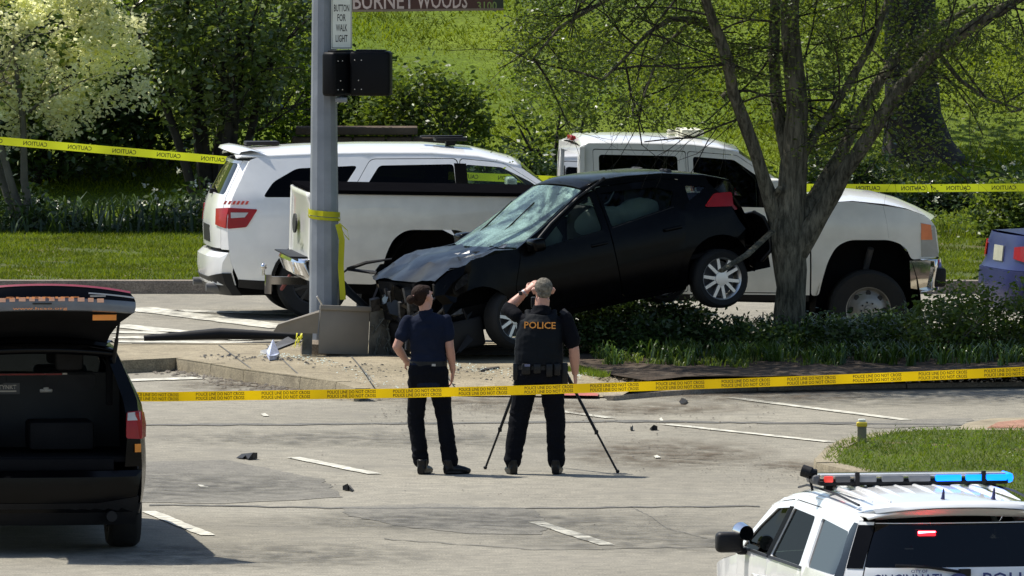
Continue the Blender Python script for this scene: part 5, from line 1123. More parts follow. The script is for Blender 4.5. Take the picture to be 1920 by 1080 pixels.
# rear bumper cover hanging off
mb = MB(); rows = []
for z, dx in ((.78, .0), (.70, -.10), (.52, -.16), (.34, -.12), (.25, .0)): rows.append([(-3.22 + dx + .18 * abs(t) ** 3, .18 + t * .86, z + .10 * t) for t in np.linspace(-1, 1, 11)])
mb.grid(rows); o = mb.build('rear_bumper', M_trim, eE, smooth=50); o.modifiers.new('t', 'SOLIDIFY').thickness = .02
mb = MB(); mb.box((-1.5, 0, .36), (3.6, 1.2, .26)); mb.build('underbody', M_int, eE)
MB().box((-1.5, 0, .52), (2.3, 1.6, .04)).build('cabin_floor', M_int, eE); MB().box((-.55, 0, .80), (.4, 1.5, .25)).build('dashboard', M_int, eE, bevel=.05); MB().box((.1, 0, .62), (.8, 1.0, .4)).build('engine_block', M_int, eE)
seats(eE, (-1.15, -2.1), .55, .48)
for (x, y, z), r in (((-1.0, .45, .98), (.16, .2, .18)), ((-1.55, .62, 1.05), (.28, .05, .16)), ((-1.95, .62, 1.08), (.25, .05, .13))):
    mb = MB(); mb.ball((x, y, z), r, 14, 10); o = mb.build('airbag', M_air, eE, smooth=True)
    for v in o.data.vertices: v.co += v.normal * g.uniform(-.012, .012)
for x, cam_ in ((-.37, R(14)), (-2.65, R(3))):
    for s in (-1, 1): wheel(eE, x, s * .77, .25 + (.05 if x > -1 else 0), .30, .205, 'alloy', .225, None, cam_ if s > 0 else 0)

# ------------------------------------------------------------ signal pole and what hangs on it
DP = G(608, 686, 0).y; pb = PD(608, 662, DP); pb.z = ZI
eP = thing('signal_pole', 'tall grey galvanised signal pole standing beside the toppled cabinet', 'pole', Matrix.Translation(pb))
mb = MB(); mb.tube([(0, 0, -.05), (0, 0, 1), (.0, 0, 3.6), (.0, 0, 8.5)], [.155, .148, .122, .085], n=12); mb.build('shaft', M_galv, eP, smooth=False)
mb = MB(); mb.tube([(0, 0, -.02), (0, 0, .10), (0, 0, .14)], [.24, .24, .20], n=14); mb.build('base_collar', M_conc2, eP)
def pxz(x, y, dy=0):     # point at the pole's distance, in pole coordinates
    q = PD(x, y, DP + dy) - pb; return q
a, b = pxz(621, 92, -.17), pxz(660, -26, -.17)
cx, cz = (a.x + b.x) / 2, (a.z + b.z) / 2
eSg = thing('walk_button_sign', 'white sign reading BUTTON FOR WALK LIGHT on the signal pole', 'sign', Matrix.Translation(pb + Vector((cx, -.17, cz))))
mb = MB(); mb.box((0, 0, 0), (b.x - a.x, .006, b.z - a.z)); mb.build('plate', M_signw, eSg)
mb = MB(); mb.box((0, -.004, -(b.z - a.z) / 2 + .012), (b.x - a.x - .012, .003, .006)); mb.box((0, -.004, (b.z - a.z) / 2 - .012), (b.x - a.x - .012, .003, .006))
for s in (-1, 1): mb.box((s * ((b.x - a.x) / 2 - .009), -.004, 0), (.004, .003, b.z - a.z - .03))
mb.build('border', M_ink, eSg)
for i, (t, wd) in enumerate([('PUSH', .12), ('BUTTON', .155), ('FOR', .085), ('WALK', .115), ('LIGHT', .12)]):
    y = [-8, 15, 33, 52, 72][i]; p = pxz(640, y, -.17); text('lettering', t, TP((0, -.0045, p.z - cz), (1, 0, 0), (0, 0, 1)), wd, .072, M_ink, eSg)
a, b = pxz(655, 21, -.16), pxz(944, -34, -.16); cx, cz = (a.x + b.x) / 2, (a.z + b.z) / 2; hw = b.x - a.x; hh = b.z - a.z
eSt = thing('street_name_sign', 'brown street name sign reading BURNET WOODS at the top of the signal pole', 'sign', Matrix.Translation(pb + Vector((cx, -.16, cz))) @ Matrix.Rotation(R(-.6), 4, 'Y'))
MB().box((-hw * .035, 0, 0), (hw * .93, .008, hh)).build('plate', M_brown, eSt); MB().box((hw * .465, 0, 0), (hw * .07, .008, hh)).build('plate_end', M_signd, eSt)
mb = MB(); mb.box((0, -.006, -hh / 2 + .012), (hw, .006, .022)); mb.build('lower_edge', mat('sign_edge', (.22, .17, .12), .5), eSt)
pz = pxz(775, 1, -.16).z - cz
text('lettering', 'BURNET', TP((pxz(719, 0, -.16).x - cx, -.006, pz), (1, 0, 0), (0, 0, 1)), .62, .165, M_letter, eSt); text('lettering', 'WOODS', TP((pxz(829, 0, -.16).x - cx, -.006, pz), (1, 0, 0), (0, 0, 1)), .51, .165, M_letter, eSt)
text('lettering', '3100', TP((pxz(913, 0, -.16).x - cx, -.006, pxz(910, 12, -.16).z - cz), (1, 0, 0), (0, 0, 1)), .20, .085, M_letg, eSt)
for (x0, x1, y0, y1, rz, dy, lb) in ((609, 668, 97, 180, 52, -.28, 'black pedestrian signal head turned away, left of the pair on the pole'), (656, 736, 96, 180, -14, -.34, 'black pedestrian signal head facing the street, right of the pair on the pole')):
    a, b = pxz(x0, y1, dy), pxz(x1, y0, dy); e = thing('pedestrian_signal', lb, 'signal', Matrix.Translation(pb + Vector(((a.x + b.x) / 2, dy + .06, (a.z + b.z) / 2))) @ Matrix.Rotation(R(rz), 4, 'Z'))
    h = b.z - a.z; mb = MB(); mb.box((0, 0, 0), (.42, .17, h)); mb.build('housing', M_hous, e, bevel=.035, seg=3)
    mb = MB(); mb.box((0, -.0, h / 2 + .004), (.30, .10, .02)); mb.build('visor', M_hous, e, bevel=.006)
    mb = MB()
    for sx, sz in ((-.15, .3), (-.08, .3), (-.11, -.15), (-.15, -.35), (-.08, -.35)): mb.ball((sx, -.088, sz * h), .007, 8, 6)
    mb.build('screws', M_lens, e)
    MB().box((0, .12, 0), (.1, .1, .06)).build('bracket', M_galv, e)
mb = MB(); mb.box(pxz(640, 187, -.2), (.12, .16, .05)); mb.build('signal_bracket', M_galv, eP, bevel=.01)
# tape tied round the pole
def ribbon(name, pts, wd, m, up=(0, 0, 1), parent=None, n=8, sag=0, label=None, cat=None, twist=0):
    L = []; pts = [Vector(p) for p in pts]
    for i in range(len(pts) - 1):
        for k in range(n): L.append(pts[i].lerp(pts[i + 1], k / n))
    L.append(pts[-1]); T = len(L) - 1; rows = [[], []]; 
    for i, p in enumerate(L):
        t = i / T; q = p - Vector((0, 0, sag * 4 * t * (1 - t))); a = twist * math.sin(t * 9)
        u = Vector(up); d = (L[min(i + 1, T)] - L[max(i - 1, 0)]).normalized(); u = (u - d * u.dot(d)).normalized(); u = Matrix.Rotation(a, 3, d) @ u
        rows[0].append(q + u * wd / 2); rows[1].append(q - u * wd / 2)
    o = MB().grid(rows).build(name, m, parent, smooth=60)
    if label: tag(o, label, cat)
    return o, L
eT = thing('tied_tape', 'yellow tape knotted round the signal pole with a loose end hanging down', 'tape', Matrix.Translation(pb))
ring = [Vector((.162 * math.cos(a), .162 * math.sin(a), 1.44 - .05 * (a - 3.1) * .25)) for a in np.linspace(math.pi * .9, math.pi * 2.12, 12)]
ribbon('loop', ring, .055, M_tape3, parent=eT, n=2); ribbon('loop', [p + Vector((0, -.004, -.05)) for p in ring], .03, M_tape3, parent=eT, n=2, twist=.4)
ribbon('hanging_end', [pxz(634, 420, -.17), pxz(641, 450, -.20), pxz(639, 500, -.2), pxz(643, 562, -.2)], .06, M_tape3, up=(1, 0, 0), parent=eT, twist=.25)
ribbon('hanging_loop', [pxz(636, 418, -.17), pxz(651, 432, -.22), pxz(655, 450, -.22), pxz(646, 440, -.2), pxz(638, 425, -.18)], .03, M_tape3, up=(0, 1, .4), parent=eT)
# toppled cabinet
DCb = G(640, 688, 0).y - .25
p0 = PD(597, 650, DCb); p0.z = ZI
eK = thing('toppled_cabinet', 'toppled tan steel signal cabinet lying against the pole in front of the wreck', 'cabinet', Matrix.Translation(p0) @ Matrix.Rotation(R(-1.5), 4, 'X') @ Matrix.Rotation(R(2.5), 4, 'Y'))
kw, kh, kd = .52, .50, 1.05
MK = Matrix.Rotation(R(16), 3, 'Z')
def K(x, y, z): return MK @ Vector((x, y, z))
mb = MB(); mb.add([K(0, 0, .02), K(kw, 0, .02), K(kw, 0, kh), K(0, 0, kh), K(0, .02, .02), K(kw, .02, .02), K(kw, .02, kh), K(0, .02, kh)], [(0, 1, 2, 3), (4, 7, 6, 5), (0, 4, 5, 1), (3, 2, 6, 7), (0, 3, 7, 4), (1, 5, 6, 2)]); mb.build('front_panel', M_cab, eK, bevel=.006)
mb = MB(); rows = []
for x in np.linspace(kw + .002, kw + .44, 9): rows.append([Vector((x * .9613, .15 + (x - kw) * .28 + .012 * math.sin(x * 23 + z * 9) * (x > kw + .02), z)) for z in np.linspace(.02, kh - .01, 7)])
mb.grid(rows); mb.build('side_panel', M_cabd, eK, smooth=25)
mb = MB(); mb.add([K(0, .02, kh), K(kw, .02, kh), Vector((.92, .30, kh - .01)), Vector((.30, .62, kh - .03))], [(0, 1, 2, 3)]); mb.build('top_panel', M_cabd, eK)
mb = MB(); mb.add([K(0, .02, .02), K(0, .02, kh), Vector((.30, .62, kh - .03)), Vector((.30, .62, .02))], [(0, 1, 2, 3)]); mb.build('side_panel', M_cab, eK)
mb = MB(); mb.box(K(kw / 2, -.012, kh - .012), (kw + .02, .03, .05), MK); mb.build('lip', M_cab, eK, bevel=.006)
mb = MB(); q = K(0, 0, 0); mb.add([(-.01, -.02, kh - .06), (-.02, .02, .22), (-.47, -.12, .22), (-.42, -.14, .30), (-.01, .0, kh - .04), (-.02, .04, .23), (-.465, -.10, .235), (-.415, -.12, .31)], [(0, 1, 2, 3), (4, 7, 6, 5), (0, 4, 5, 1), (1, 5, 6, 2), (2, 6, 7, 3), (3, 7, 4, 0)]); mb.build('door', M_cab, eK)
MB().box((-.12, .1, .12), (.10, .12, .24)).build('mounting_frame', M_cabd, eK); MB().tube([(.02, -.02, kh + .01), (-.04, -.05, kh + .10)], .01, n=6).build('bent_conduit', M_lens, eK)
mb = MB(); g = random.Random(9)
for i in range(26): x = g.uniform(kw + .03, kw + .3); z = g.uniform(.05, .4); mb.tube([(x, .12 + (x - kw) * .28, z), (x + g.uniform(-.05, .05), .10 + (x - kw) * .28, z + g.uniform(-.1, .1)), (x + g.uniform(-.06, .06), .13 + (x - kw) * .28, z + g.uniform(-.16, .1))], .005, n=4)
mb.build('torn_wiring', mat('wire_grey', (.09, .10, .09), .5, var=.5, scale=30), eK)
eW = thing('tape_tangle', 'tangle of yellow tape at the foot of the signal pole', 'tape', Matrix.Translation(pb))
for i in range(7):
    a = pxz(g.uniform(566, 580), g.uniform(612, 630), -.2); b = pxz(g.uniform(545, 562), g.uniform(645, 658), -.45); ribbon('strand', [a, a.lerp(b, .5) + Vector((g.uniform(-.06, .06), 0, .05)), b], .022, M_tape3, up=(0, 1, .3), parent=eW, twist=.5)
# ------------------------------------------------------------ debris
def flat(name, pts, z0, th, m, label, cat, zg=ZI):
    if name == 'debris_fragment': pts = subd(pts, 6); cxx = sum(p[0] for p in pts) / len(pts); cyy = sum(p[1] for p in pts) / len(pts); pts = [(cxx + (x - cxx) * k, cyy + (y - cyy) * k) for x, y in pts for k in (g.uniform(.35, 1.3),)]
    Q = [G(x, y, zg) for x, y in pts]; c0 = sum(Q, Vector()) / len(Q); mb = MB(); n = len(Q)
    mb.add([q - c0 + Vector((0, 0, z0 + th * 2.2 * g.random() ** 2.5 + .001)) for q in Q] + [q - c0 + Vector((0, 0, z0)) for q in Q], [tuple(range(n)), tuple(range(2 * n - 1, n - 1, -1))] + [(i, n + i, n + (i + 1) % n, (i + 1) % n) for i in range(n)])
    o = mb.build(name, m); o.location = c0; return tag(o, label, cat)
p = [PD(x, y, G(430, 664, 0).y) for x, y in ((247, 655), (300, 657), (430, 656), (545, 652), (640, 650))]
mb = MB(); P0 = p[0].copy(); mb.tube([q - P0 for q in p], [.02, .03, .035, .03, .02], [.015, .02, .022, .02, .015], n=8, ref=(0, 1, 0)); mb.tube([Vector((.12, .25, .05)), Vector((.9, .35, .09)), Vector((1.9, .3, .06))], [.03, .06, .03], n=8)
o = mb.build('bumper_strip', M_trim, smooth=50); o.location = P0; o.location.z = max(P0.z, .10); tag(o, 'long black bumper strip lying on the road left of the pole', 'debris')
flat('crumpled_sheet', [(500, 668), (512, 656), (524, 662), (518, 674), (505, 676)], 0, .07, mat('pale_blue_plastic', (.5, .55, .75), .4, var=.4, scale=30), 'crumpled pale blue and white sheet on the footway left of the pole', 'debris')
flat('panel_shard', [(488, 662), (505, 655), (498, 664)], 0, .03, M_white, 'small white panel shard beside the crumpled blue sheet', 'debris')
flat('grey_molding', [(498, 656), (540, 640), (556, 642), (520, 656)], .01, .06, M_grey, 'grey moulding strip at the foot of the yellow tape tangle', 'debris')
flat('twig', [(899, 692), (935, 688), (937, 690), (901, 695)], 0, .02, M_barkd, 'short dark stick on the footway between the two officers', 'stick')
for (x, y, wd, h, z, lb) in [(461, 859, 34, 5, .006, 'flat black fragment on the road left of the woman officer'), (655, 919, 30, 4, .006, 'dark fragment on the road patch below the white lane dash'), (1281, 753, 14, 9, .006, 'upright dark fragment on the road near the right end of the footway'),
    (578, 722, 16, 8, .006, 'black fragment against the kerb of the island'), (1225, 805, 16, 4, .006, 'thin dark fragment right of the tripod'), (1185, 806, 12, 3, .006, 'tiny dark chip by the tripod foot')]:
    flat('debris_fragment', [(x - wd / 2, y), (x - wd / 6, y - h * .6), (x + wd / 5, y - h * .4), (x + wd / 2, y + 1), (x + wd / 8, y + h * .5), (x - wd / 4, y + h * .4)], 0, .03, M_trim, lb, 'debris', z)
for (x, y, wd, lb) in [(497, 778, 16, 'small white paper scrap on the road below the golden tape'), (382, 912, 22, 'pale scrap on the road right of the black SUV'), (1232, 857, 14, 'pale scrap on the road right of the tripod'), (1240, 787, 8, 'white pebble on the road right of the tripod')]:
    flat('white_scrap', [(x - wd / 2, y - 2), (x, y - 3), (x + wd / 2, y + 2), (x - wd / 5, y + 2)], 0, .004, M_paint, lb, 'litter', .008)
mb = MB()
for i in range(5): mb.box((0, .10 * i, .03 + .012 * i), (.70, .05, .03), Matrix.Rotation(.02 * i, 3, 'Z'))
for x in (-.3, 0, .3): mb.box((x, .2, .03), (.04, .5, .03))
o = mb.build('broken_grille', M_trim); o.location = G(905, 668, ZI); tag(o, 'broken black grille lying under the wrecked car between the officers', 'debris')
def chips(name, n, reg, sz, m, z, label):
    V = []; F = []
    for i in range(n):
        a, b = reg[g.randrange(len(reg) - 1) if len(reg) > 2 else 0], None; k = reg.index(a); b = reg[k + 1]; t = g.random()
        c0 = G(a[0] + (b[0] - a[0]) * t + g.gauss(0, 14), a[1] + (b[1] - a[1]) * t + abs(g.gauss(0, a[2])), z); s = sz * g.uniform(.3, 1.3); an = g.uniform(0, 6.3)
        k0 = len(V)
        for j in range(4): V.append((c0.x + s * math.cos(an + j * 1.57) * g.uniform(.5, 1), c0.y + s * math.sin(an + j * 1.57) * g.uniform(.6, 1.6), z + .002))
        V.append((c0.x, c0.y, z + s * g.uniform(.2, .7))); F += [(k0 + j, k0 + (j + 1) % 4, k0 + 4) for j in range(4)]
    return tag(np_mesh(name, V, F, m), label, 'debris', None, 'stuff')
chips('glass_and_gravel', 900, [(280, 682, 7), (360, 690, 10), (470, 712, 9), (600, 728, 6), (700, 738, 4)], .035, mat('debris_mixed', (.10, .085, .065), .8, var=.7, scale=40), .004, 'broken plastic, glass and grit scattered along the island kerb')
chips('glass_and_gravel', 420, [(700, 765, 22), (900, 752, 12), (1100, 770, 30), (1450, 752, 12)], .016, MATS['debris_mixed'], .008, 'grit and small chips on the road in front of the footway')
chips('glass_and_gravel', 260, [(380, 664, 4), (560, 672, 8), (800, 690, 14), (1050, 690, 6)], .025, M_trim, ZI, 'dark plastic chips on the footway')
chips('glass_and_gravel', 360, [(1150, 835, 26), (1300, 835, 30), (1480, 872, 12), (1530, 880, 6)], .014, MATS['debris_mixed'], .008, 'grit and dry leaves on the road by the corner lawn')
chips('glass_and_gravel', 200, [(200, 780, 60), (900, 900, 70), (1400, 960, 50)], .012, MATS['debris_mixed'], .008, 'sparse grit over the wide road surface')
chips('broken_glass', 420, [(820, 676, 6), (900, 690, 8), (1040, 694, 6), (1100, 700, 5)], .012, mat('glass_crumbs', (.55, .65, .6), .2), ZI + .002, 'pale crumbs of broken glass on the footway in front of the wreck')
chips('broken_glass', 240, [(500, 662, 3), (560, 666, 5), (640, 680, 8), (760, 730, 10)], .013, MATS['glass_crumbs'], ZI + .002, 'pale crumbs of broken glass round the foot of the signal pole')
# short post on the corner lawn
p = G(1616, 829, .11); e = thing('marker_post', 'short square wooden post with a yellow band at the corner lawn edge', 'post', Matrix.Translation(p)); 
MB().box((0, 0, .07), (.085, .085, .16)).build('shaft', M_wood, e, bevel=.008); MB().box((0, 0, .165), (.10, .10, .04)).build('band', M_yel, e, bevel=.01); MB().box((0, 0, .20), (.07, .07, .03)).build('cap', M_signw, e, bevel=.01)

# ------------------------------------------------------------ cordon tapes
def tape(name, pts, wd, m, label, txt, pitch, tw_, sag, mirror, two=False):
    P0 = Vector(pts[0]); e = thing(name, label, 'tape', Matrix.Translation(P0)); L = [Vector(p) - P0 for p in pts]
    o, C = ribbon('ribbon', L, wd, m, parent=e, n=40, sag=0, twist=0)
    tot = sum((C[i + 1] - C[i]).length for i in range(len(C) - 1)); s = pitch * .5; acc = 0; i = 0; base = None
    while s < tot - tw_ / 2:
        while acc + (C[i + 1] - C[i]).length < s: acc += (C[i + 1] - C[i]).length; i += 1
        p = C[i].lerp(C[i + 1], (s - acc) / (C[i + 1] - C[i]).length); d = (C[i + 1] - C[i]).normalized()
        for k, (t, zo) in enumerate(txt):
            M = TP(p + Vector((0, -.003, zo)), d, (0, 0, 1)); 
            if base is None or len(base) <= k:
                b_ = text('lettering', t, Matrix.Identity(4), tw_, wd * (.55 if len(txt) == 1 else .34), M_ink, e, mirror=mirror); base = (base or []) + [b_]; b_.matrix_local = M
            else: q = base[k].copy(); link(q, e); q.matrix_local = M
        s += pitch
D1 = DK + 1.2
tape('lime_tape', [PD(-60, 254, D1), PD(0, 264, D1), PD(430, 301, D1 + .6), PD(760, 326, D1 + 1.4), PD(1030, 337, D1 + 2), PD(1250, 346, D1 + 2), PD(1505, 352, D1 + 2), PD(1700, 353, D1 + 2), PD(1990, 351, D1 + 2)], .088, M_tape1, 'lime yellow caution tape running behind the white vehicles', [('CAUTION', 0)], .505, .27, 0, True)
D2 = 138.5
tape('golden_tape', [PD(228, 743.5, D2), PD(300, 744, D2), PD(500, 741, D2), PD(760, 737, D2), PD(1000, 731, D2), PD(1250, 723, D2), PD(1500, 714, D2), PD(1750, 704, D2), PD(2000, 693, D2)], .082, M_tape2, 'golden police tape stretched across the road in front of the officers', [('POLICE LINE DO NOT CROSS', .018), ('POLICE LINE DO NOT CROSS', -.018)], .57, .42, 0, False)
# ------------------------------------------------------------ people
def organic(name, build, m, parent, vox=.008, smooth=6, dec=None):
    mb = MB(); build(mb); o = mb.build(name, m, parent, smooth=False)
    a = o.modifiers.new('r', 'REMESH'); a.mode = 'VOXEL'; a.voxel_size = vox; a.use_smooth_shade = True
    if smooth: b = o.modifiers.new('s', 'SMOOTH'); b.iterations = smooth; b.factor = .5
    dg = bpy.context.evaluated_depsgraph_get(); me = bpy.data.meshes.new_from_object(o.evaluated_get(dg)); o.modifiers.clear(); old = o.data; o.data = me; bpy.data.meshes.remove(old)
    me.materials.clear(); me.materials.append(m)
    if m in (M_navy, M_navy2, M_vest):
        from mathutils import noise
        nv = len(me.vertices); co = np.zeros(nv * 3, np.float32); me.vertices.foreach_get('co', co); co = co.reshape(-1, 3)
        no = np.zeros(nv * 3, np.float32); me.vertex_normals.foreach_get('vector', no); no = no.reshape(-1, 3); am = .006 if m is not M_vest else .003
        for i in range(nv):
            c_ = Vector(co[i].tolist()); q = Vector((c_.x * 9, c_.y * 9, c_.z * 15 + 2.5 * noise.noise(c_ * 4))); f = noise.noise(q); f2 = 1 - abs(noise.noise(q * .8 + Vector((5, 1, 2)))) * 2.2
            co[i] += no[i] * am * (f + max(-.5, f2))
        me.vertices.foreach_set('co', co.ravel()); me.update()
    me.shade_smooth(); return o
def seg(mb, pts, ra, rb=None, n=14, ref=(1, 0, 0)):
    """limb: rounded ends"""
    mb.tube(pts, ra, rb, n, ref)
    r0 = ra[0] if hasattr(ra, '__len__') else ra; r1 = ra[-1] if hasattr(ra, '__len__') else ra
    mb.ball(pts[0], r0 * .98, 12, 8); mb.ball(pts[-1], r1 * .98, 12, 8)
def hand(mb, wrist, d, up, s=1, curl=.5):
    """palm and five bent fingers; d = towards the knuckles, up = back of the hand, s = side of the thumb"""
    d = Vector(d).normalized(); up = Vector(up); up = (up - d * up.dot(d)).normalized(); sd_ = d.cross(up) * s; w = Vector(wrist)
    mb.tube([w - d * .02, w + d * .03, w + d * .075, w + d * .095], [.027, .036, .042, .038], [.02, .018, .015, .012], 10, ref=tuple(sd_))
    for i, (o, L) in enumerate(((.030, .070), (.010, .080), (-.011, .074), (-.030, .058))):
        p = w + d * .088 + sd_ * o; dd = d.copy(); pts = [p]
        for k, f in enumerate((.45, .32, .25)):
            a = curl * (.5 + .5 * k); dd = (dd * math.cos(a) - up * math.sin(a)).normalized(); pts.append(pts[-1] + dd * L * f)
        mb.tube(pts, [.0095, .009, .008, .0065], n=8)
    p = w + d * .03 + sd_ * .03; q = p + (d * .6 + sd_ * .8 - up * .2).normalized() * .04; mb.tube([p, q, q + (d * .9 + sd_ * .2 - up * .3).normalized() * .035], [.013, .0105, .008], n=8)
def head(mb, c, look, tilt=0, k=1.0):
    """skull, jaw, neck joint, ears, nose; look = horizontal facing angle (0 = +Y away)"""
    T = Matrix.Translation(c) @ Matrix.Rotation(look, 4, 'Z') @ Matrix.Rotation(tilt, 4, 'X'); mb.T = T
    mb.ball((0, -.012 * k, .03 * k), (.076 * k, .095 * k, .088 * k), 18, 14); mb.tube([(0, .025 * k, .0), (0, .035 * k, -.06 * k), (0, .05 * k, -.105 * k)], [.066 * k, .055 * k, .028 * k], [.07 * k, .058 * k, .03 * k], 14)
    mb.tube([(0, .075 * k, .035 * k), (0, .098 * k, -.002 * k), (0, .106 * k, -.02 * k), (0, .085 * k, -.03 * k)], [.008, .012, .016, .01], n=8)
    mb.tube([(-.025 * k, .078 * k, -.052 * k), (0, .088 * k, -.05 * k), (.025 * k, .078 * k, -.052 * k)], [.006, .010, .006], n=8)
    mb.tube([(-.05 * k, .07 * k, .045 * k), (0, .088 * k, .05 * k), (.05 * k, .07 * k, .045 * k)], .01, n=8)
    for s in (-1, 1): mb.tube([(s * .077 * k, -.005, .035 * k), (s * .088 * k, -.012, .02 * k), (s * .078 * k, -.003, -.018 * k)], [.012, .016, .009], [.02, .024, .012], 8, ref=(0, 1, 0))
    mb.T = None; return T
def eyes(T, parent, k=1.0):
    for s in (-1, 1):
        mb = MB(); mb.T = T; mb.ball((s * .030 * k, .070 * k, .018 * k), .011, 10, 8); e = mb.build('eye', M_signw, parent, smooth=True)
        mb = MB(); mb.T = T; mb.ball((s * .030 * k, .079 * k, .018 * k), .005, 8, 6); mb.build('iris', M_ink, e, smooth=True)
def shoe(name, p, ang, parent, m=None):
    T = Matrix.Translation(p) @ Matrix.Rotation(ang, 4, 'Z')
    def b(mb):
        mb.T = T; mb.tube([(0, -.075, .045), (0, -.03, .05), (0, .06, .045), (0, .13, .036), (0, .185, .028)], [.036, .040, .046, .048, .028], [.042, .048, .042, .032, .02], 14, ref=(1, 0, 0))
        mb.tube([(0, -.03, .05), (0, -.035, .14)], [.045, .05], n=12); mb.tube([(0, -.07, .015), (0, .06, .014), (0, .175, .014)], [.036, .047, .03], [.014] * 3, 12, ref=(1, 0, 0))
    return organic(name, b, m or M_leather, parent, .007, 3)

PW = G(803, 889, 0); eWn = thing('person', 'woman officer with a brown hair bun, short-sleeved navy shirt and dark trousers, hands in front', 'person', Matrix.Translation(PW))
# local: x right, y away, z up
WJ = dict(hipL=(-.085, 0, .93), hipR=(.085, .0, .93), kL=(-.115, .04, .50), kR=(.145, .05, .50), aL=(-.065, 0, .10), aR=(.20, -.02, .10))
def w_torso(mb):
    mb.tube([(0.0, 0, .80), (0, 0, .90), (.0, 0, 1.0), (.0, 0, 1.10), (0, 0, 1.22), (-.005, 0, 1.33), (-.01, -.005, 1.42), (-.015, -.01, 1.465)], [.175, .18, .165, .155, .17, .185, .175, .08], [.12, .125, .11, .10, .11, .115, .09, .06], 20)
    for s in (-1, 1):
        e = (-.275, -.02, 1.17) if s < 0 else (.185, -.03, 1.17)
        sh = (-.185, -.005, 1.40) if s < 0 else (.165, -.005, 1.40)
        m1 = Vector(sh).lerp(Vector(e), .62); seg(mb, [sh, Vector(sh).lerp(Vector(e), .35), m1], [.052, .058, .063], [.052, .062, .068])
def w_body(mb):
    head(mb, (-.045, .0, 1.60), R(-50), R(5), .98)
    mb.tube([(-.015, -.01, 1.40), (-.02, -.008, 1.47), (-.04, 0, 1.56)], [.062, .052, .055], [.06, .054, .06], 14)
    mb.tube([(0, 0, .85), (0, 0, 1.1), (0, 0, 1.38)], [.14, .13, .15], [.09, .08, .08], 16)
    L = [(-.185, -.005, 1.40), (-.285, -.02, 1.16), (-.20, .17, 1.02)]; Rr = [(.165, -.005, 1.40), (.195, -.03, 1.16), (.225, .07, .93)]
    for A in (L, Rr):
        mb.tube([A[0], Vector(A[0]).lerp(Vector(A[1]), .5), A[1]], [.05, .046, .040], n=12); mb.ball(A[1], .041, 10, 8); mb.tube([A[1], Vector(A[1]).lerp(Vector(A[2]), .35), A[2]], [.040, .041, .026], n=12)
    hand(mb, L[2], (.5, .7, -.3), (-.3, .6, .5), -1, .5); hand(mb, Rr[2], (-.1, .25, -.9), (.95, -.1, 0), -1, .45)
    for h, k, a in (('hipL', 'kL', 'aL'), ('hipR', 'kR', 'aR')): mb.tube([WJ[h], WJ[k], WJ[a]], [.07, .05, .035], n=12)
organic('body', w_body, M_skin, eWn, .0065, 3)
eyes(Matrix.Translation((-.045, .0, 1.60)) @ Matrix.Rotation(R(-50), 4, 'Z') @ Matrix.Rotation(R(5), 4, 'X'), eWn, .98)
organic('shirt', w_torso, M_navy, eWn, .010, 3)
def collar(x, z): 
    def b(mb): mb.tube([(x, -.01, z - .05), (x, -.008, z), (x - .005, -.004, z + .03)], [.085, .068, .064], [.08, .066, .064], 14)
    return b
organic('collar', collar(-.018, 1.46), M_navy, eWn, .008, 2)
def w_tr(mb):
    mb.tube([(0, 0, 1.0), (0, 0, .93), (0, 0, .84)], [.165, .188, .175], [.112, .13, .13], 20)
    for s, h, k, a in ((-1, 'hipL', 'kL', 'aL'), (1, 'hipR', 'kR', 'aR')):
        H, K, A = Vector(WJ[h]), Vector(WJ[k]), Vector(WJ[a]); seg(mb, [H + Vector((0, 0, -.03)), H.lerp(K, .5), K, K.lerp(A, .5), A + Vector((0, 0, .02))], [.098, .088, .074, .072, .070], [.115, .098, .08, .078, .075])
organic('trousers', w_tr, M_navy2, eWn, .010, 3)
mb = MB(); mb.tube([(0, 0, .985), (0, 0, 1.03)], [.172, .170], [.118, .116], 24); mb.build('belt', M_leather, eWn, smooth=40)
MB().box((.05, -.124, 1.00), (.035, .012, .02)).build('belt_clip', M_silver, eWn)
shoe('shoe', (-.045, -.02, .0), R(-20), eWn); shoe('shoe', (.215, -.03, .0), R(-62), eWn)
def w_hair(mb):
    T = Matrix.Translation((-.045, .0, 1.60)) @ Matrix.Rotation(R(-50), 4, 'Z') @ Matrix.Rotation(R(5), 4, 'X'); mb.T = T
    mb.ball((0, -.03, .045), (.084, .088, .084), 18, 14); mb.ball((0, -.055, .0), (.070, .058, .065), 14, 10); mb.ball((0, .015, .085), (.066, .06, .035), 14, 10)
    mb.ball((0, -.148, .005), (.044, .040, .044), 14, 10); mb.T = None
organic('hair', w_hair, M_hairb, eWn, .006, 2)
MB().tube([(-.135, -.085, 1.575), (-.14, -.09, 1.63)], .012, n=8).build('hair_tie', mat('pink_hair_tie', (.4, .2, .18), .6), eWn)

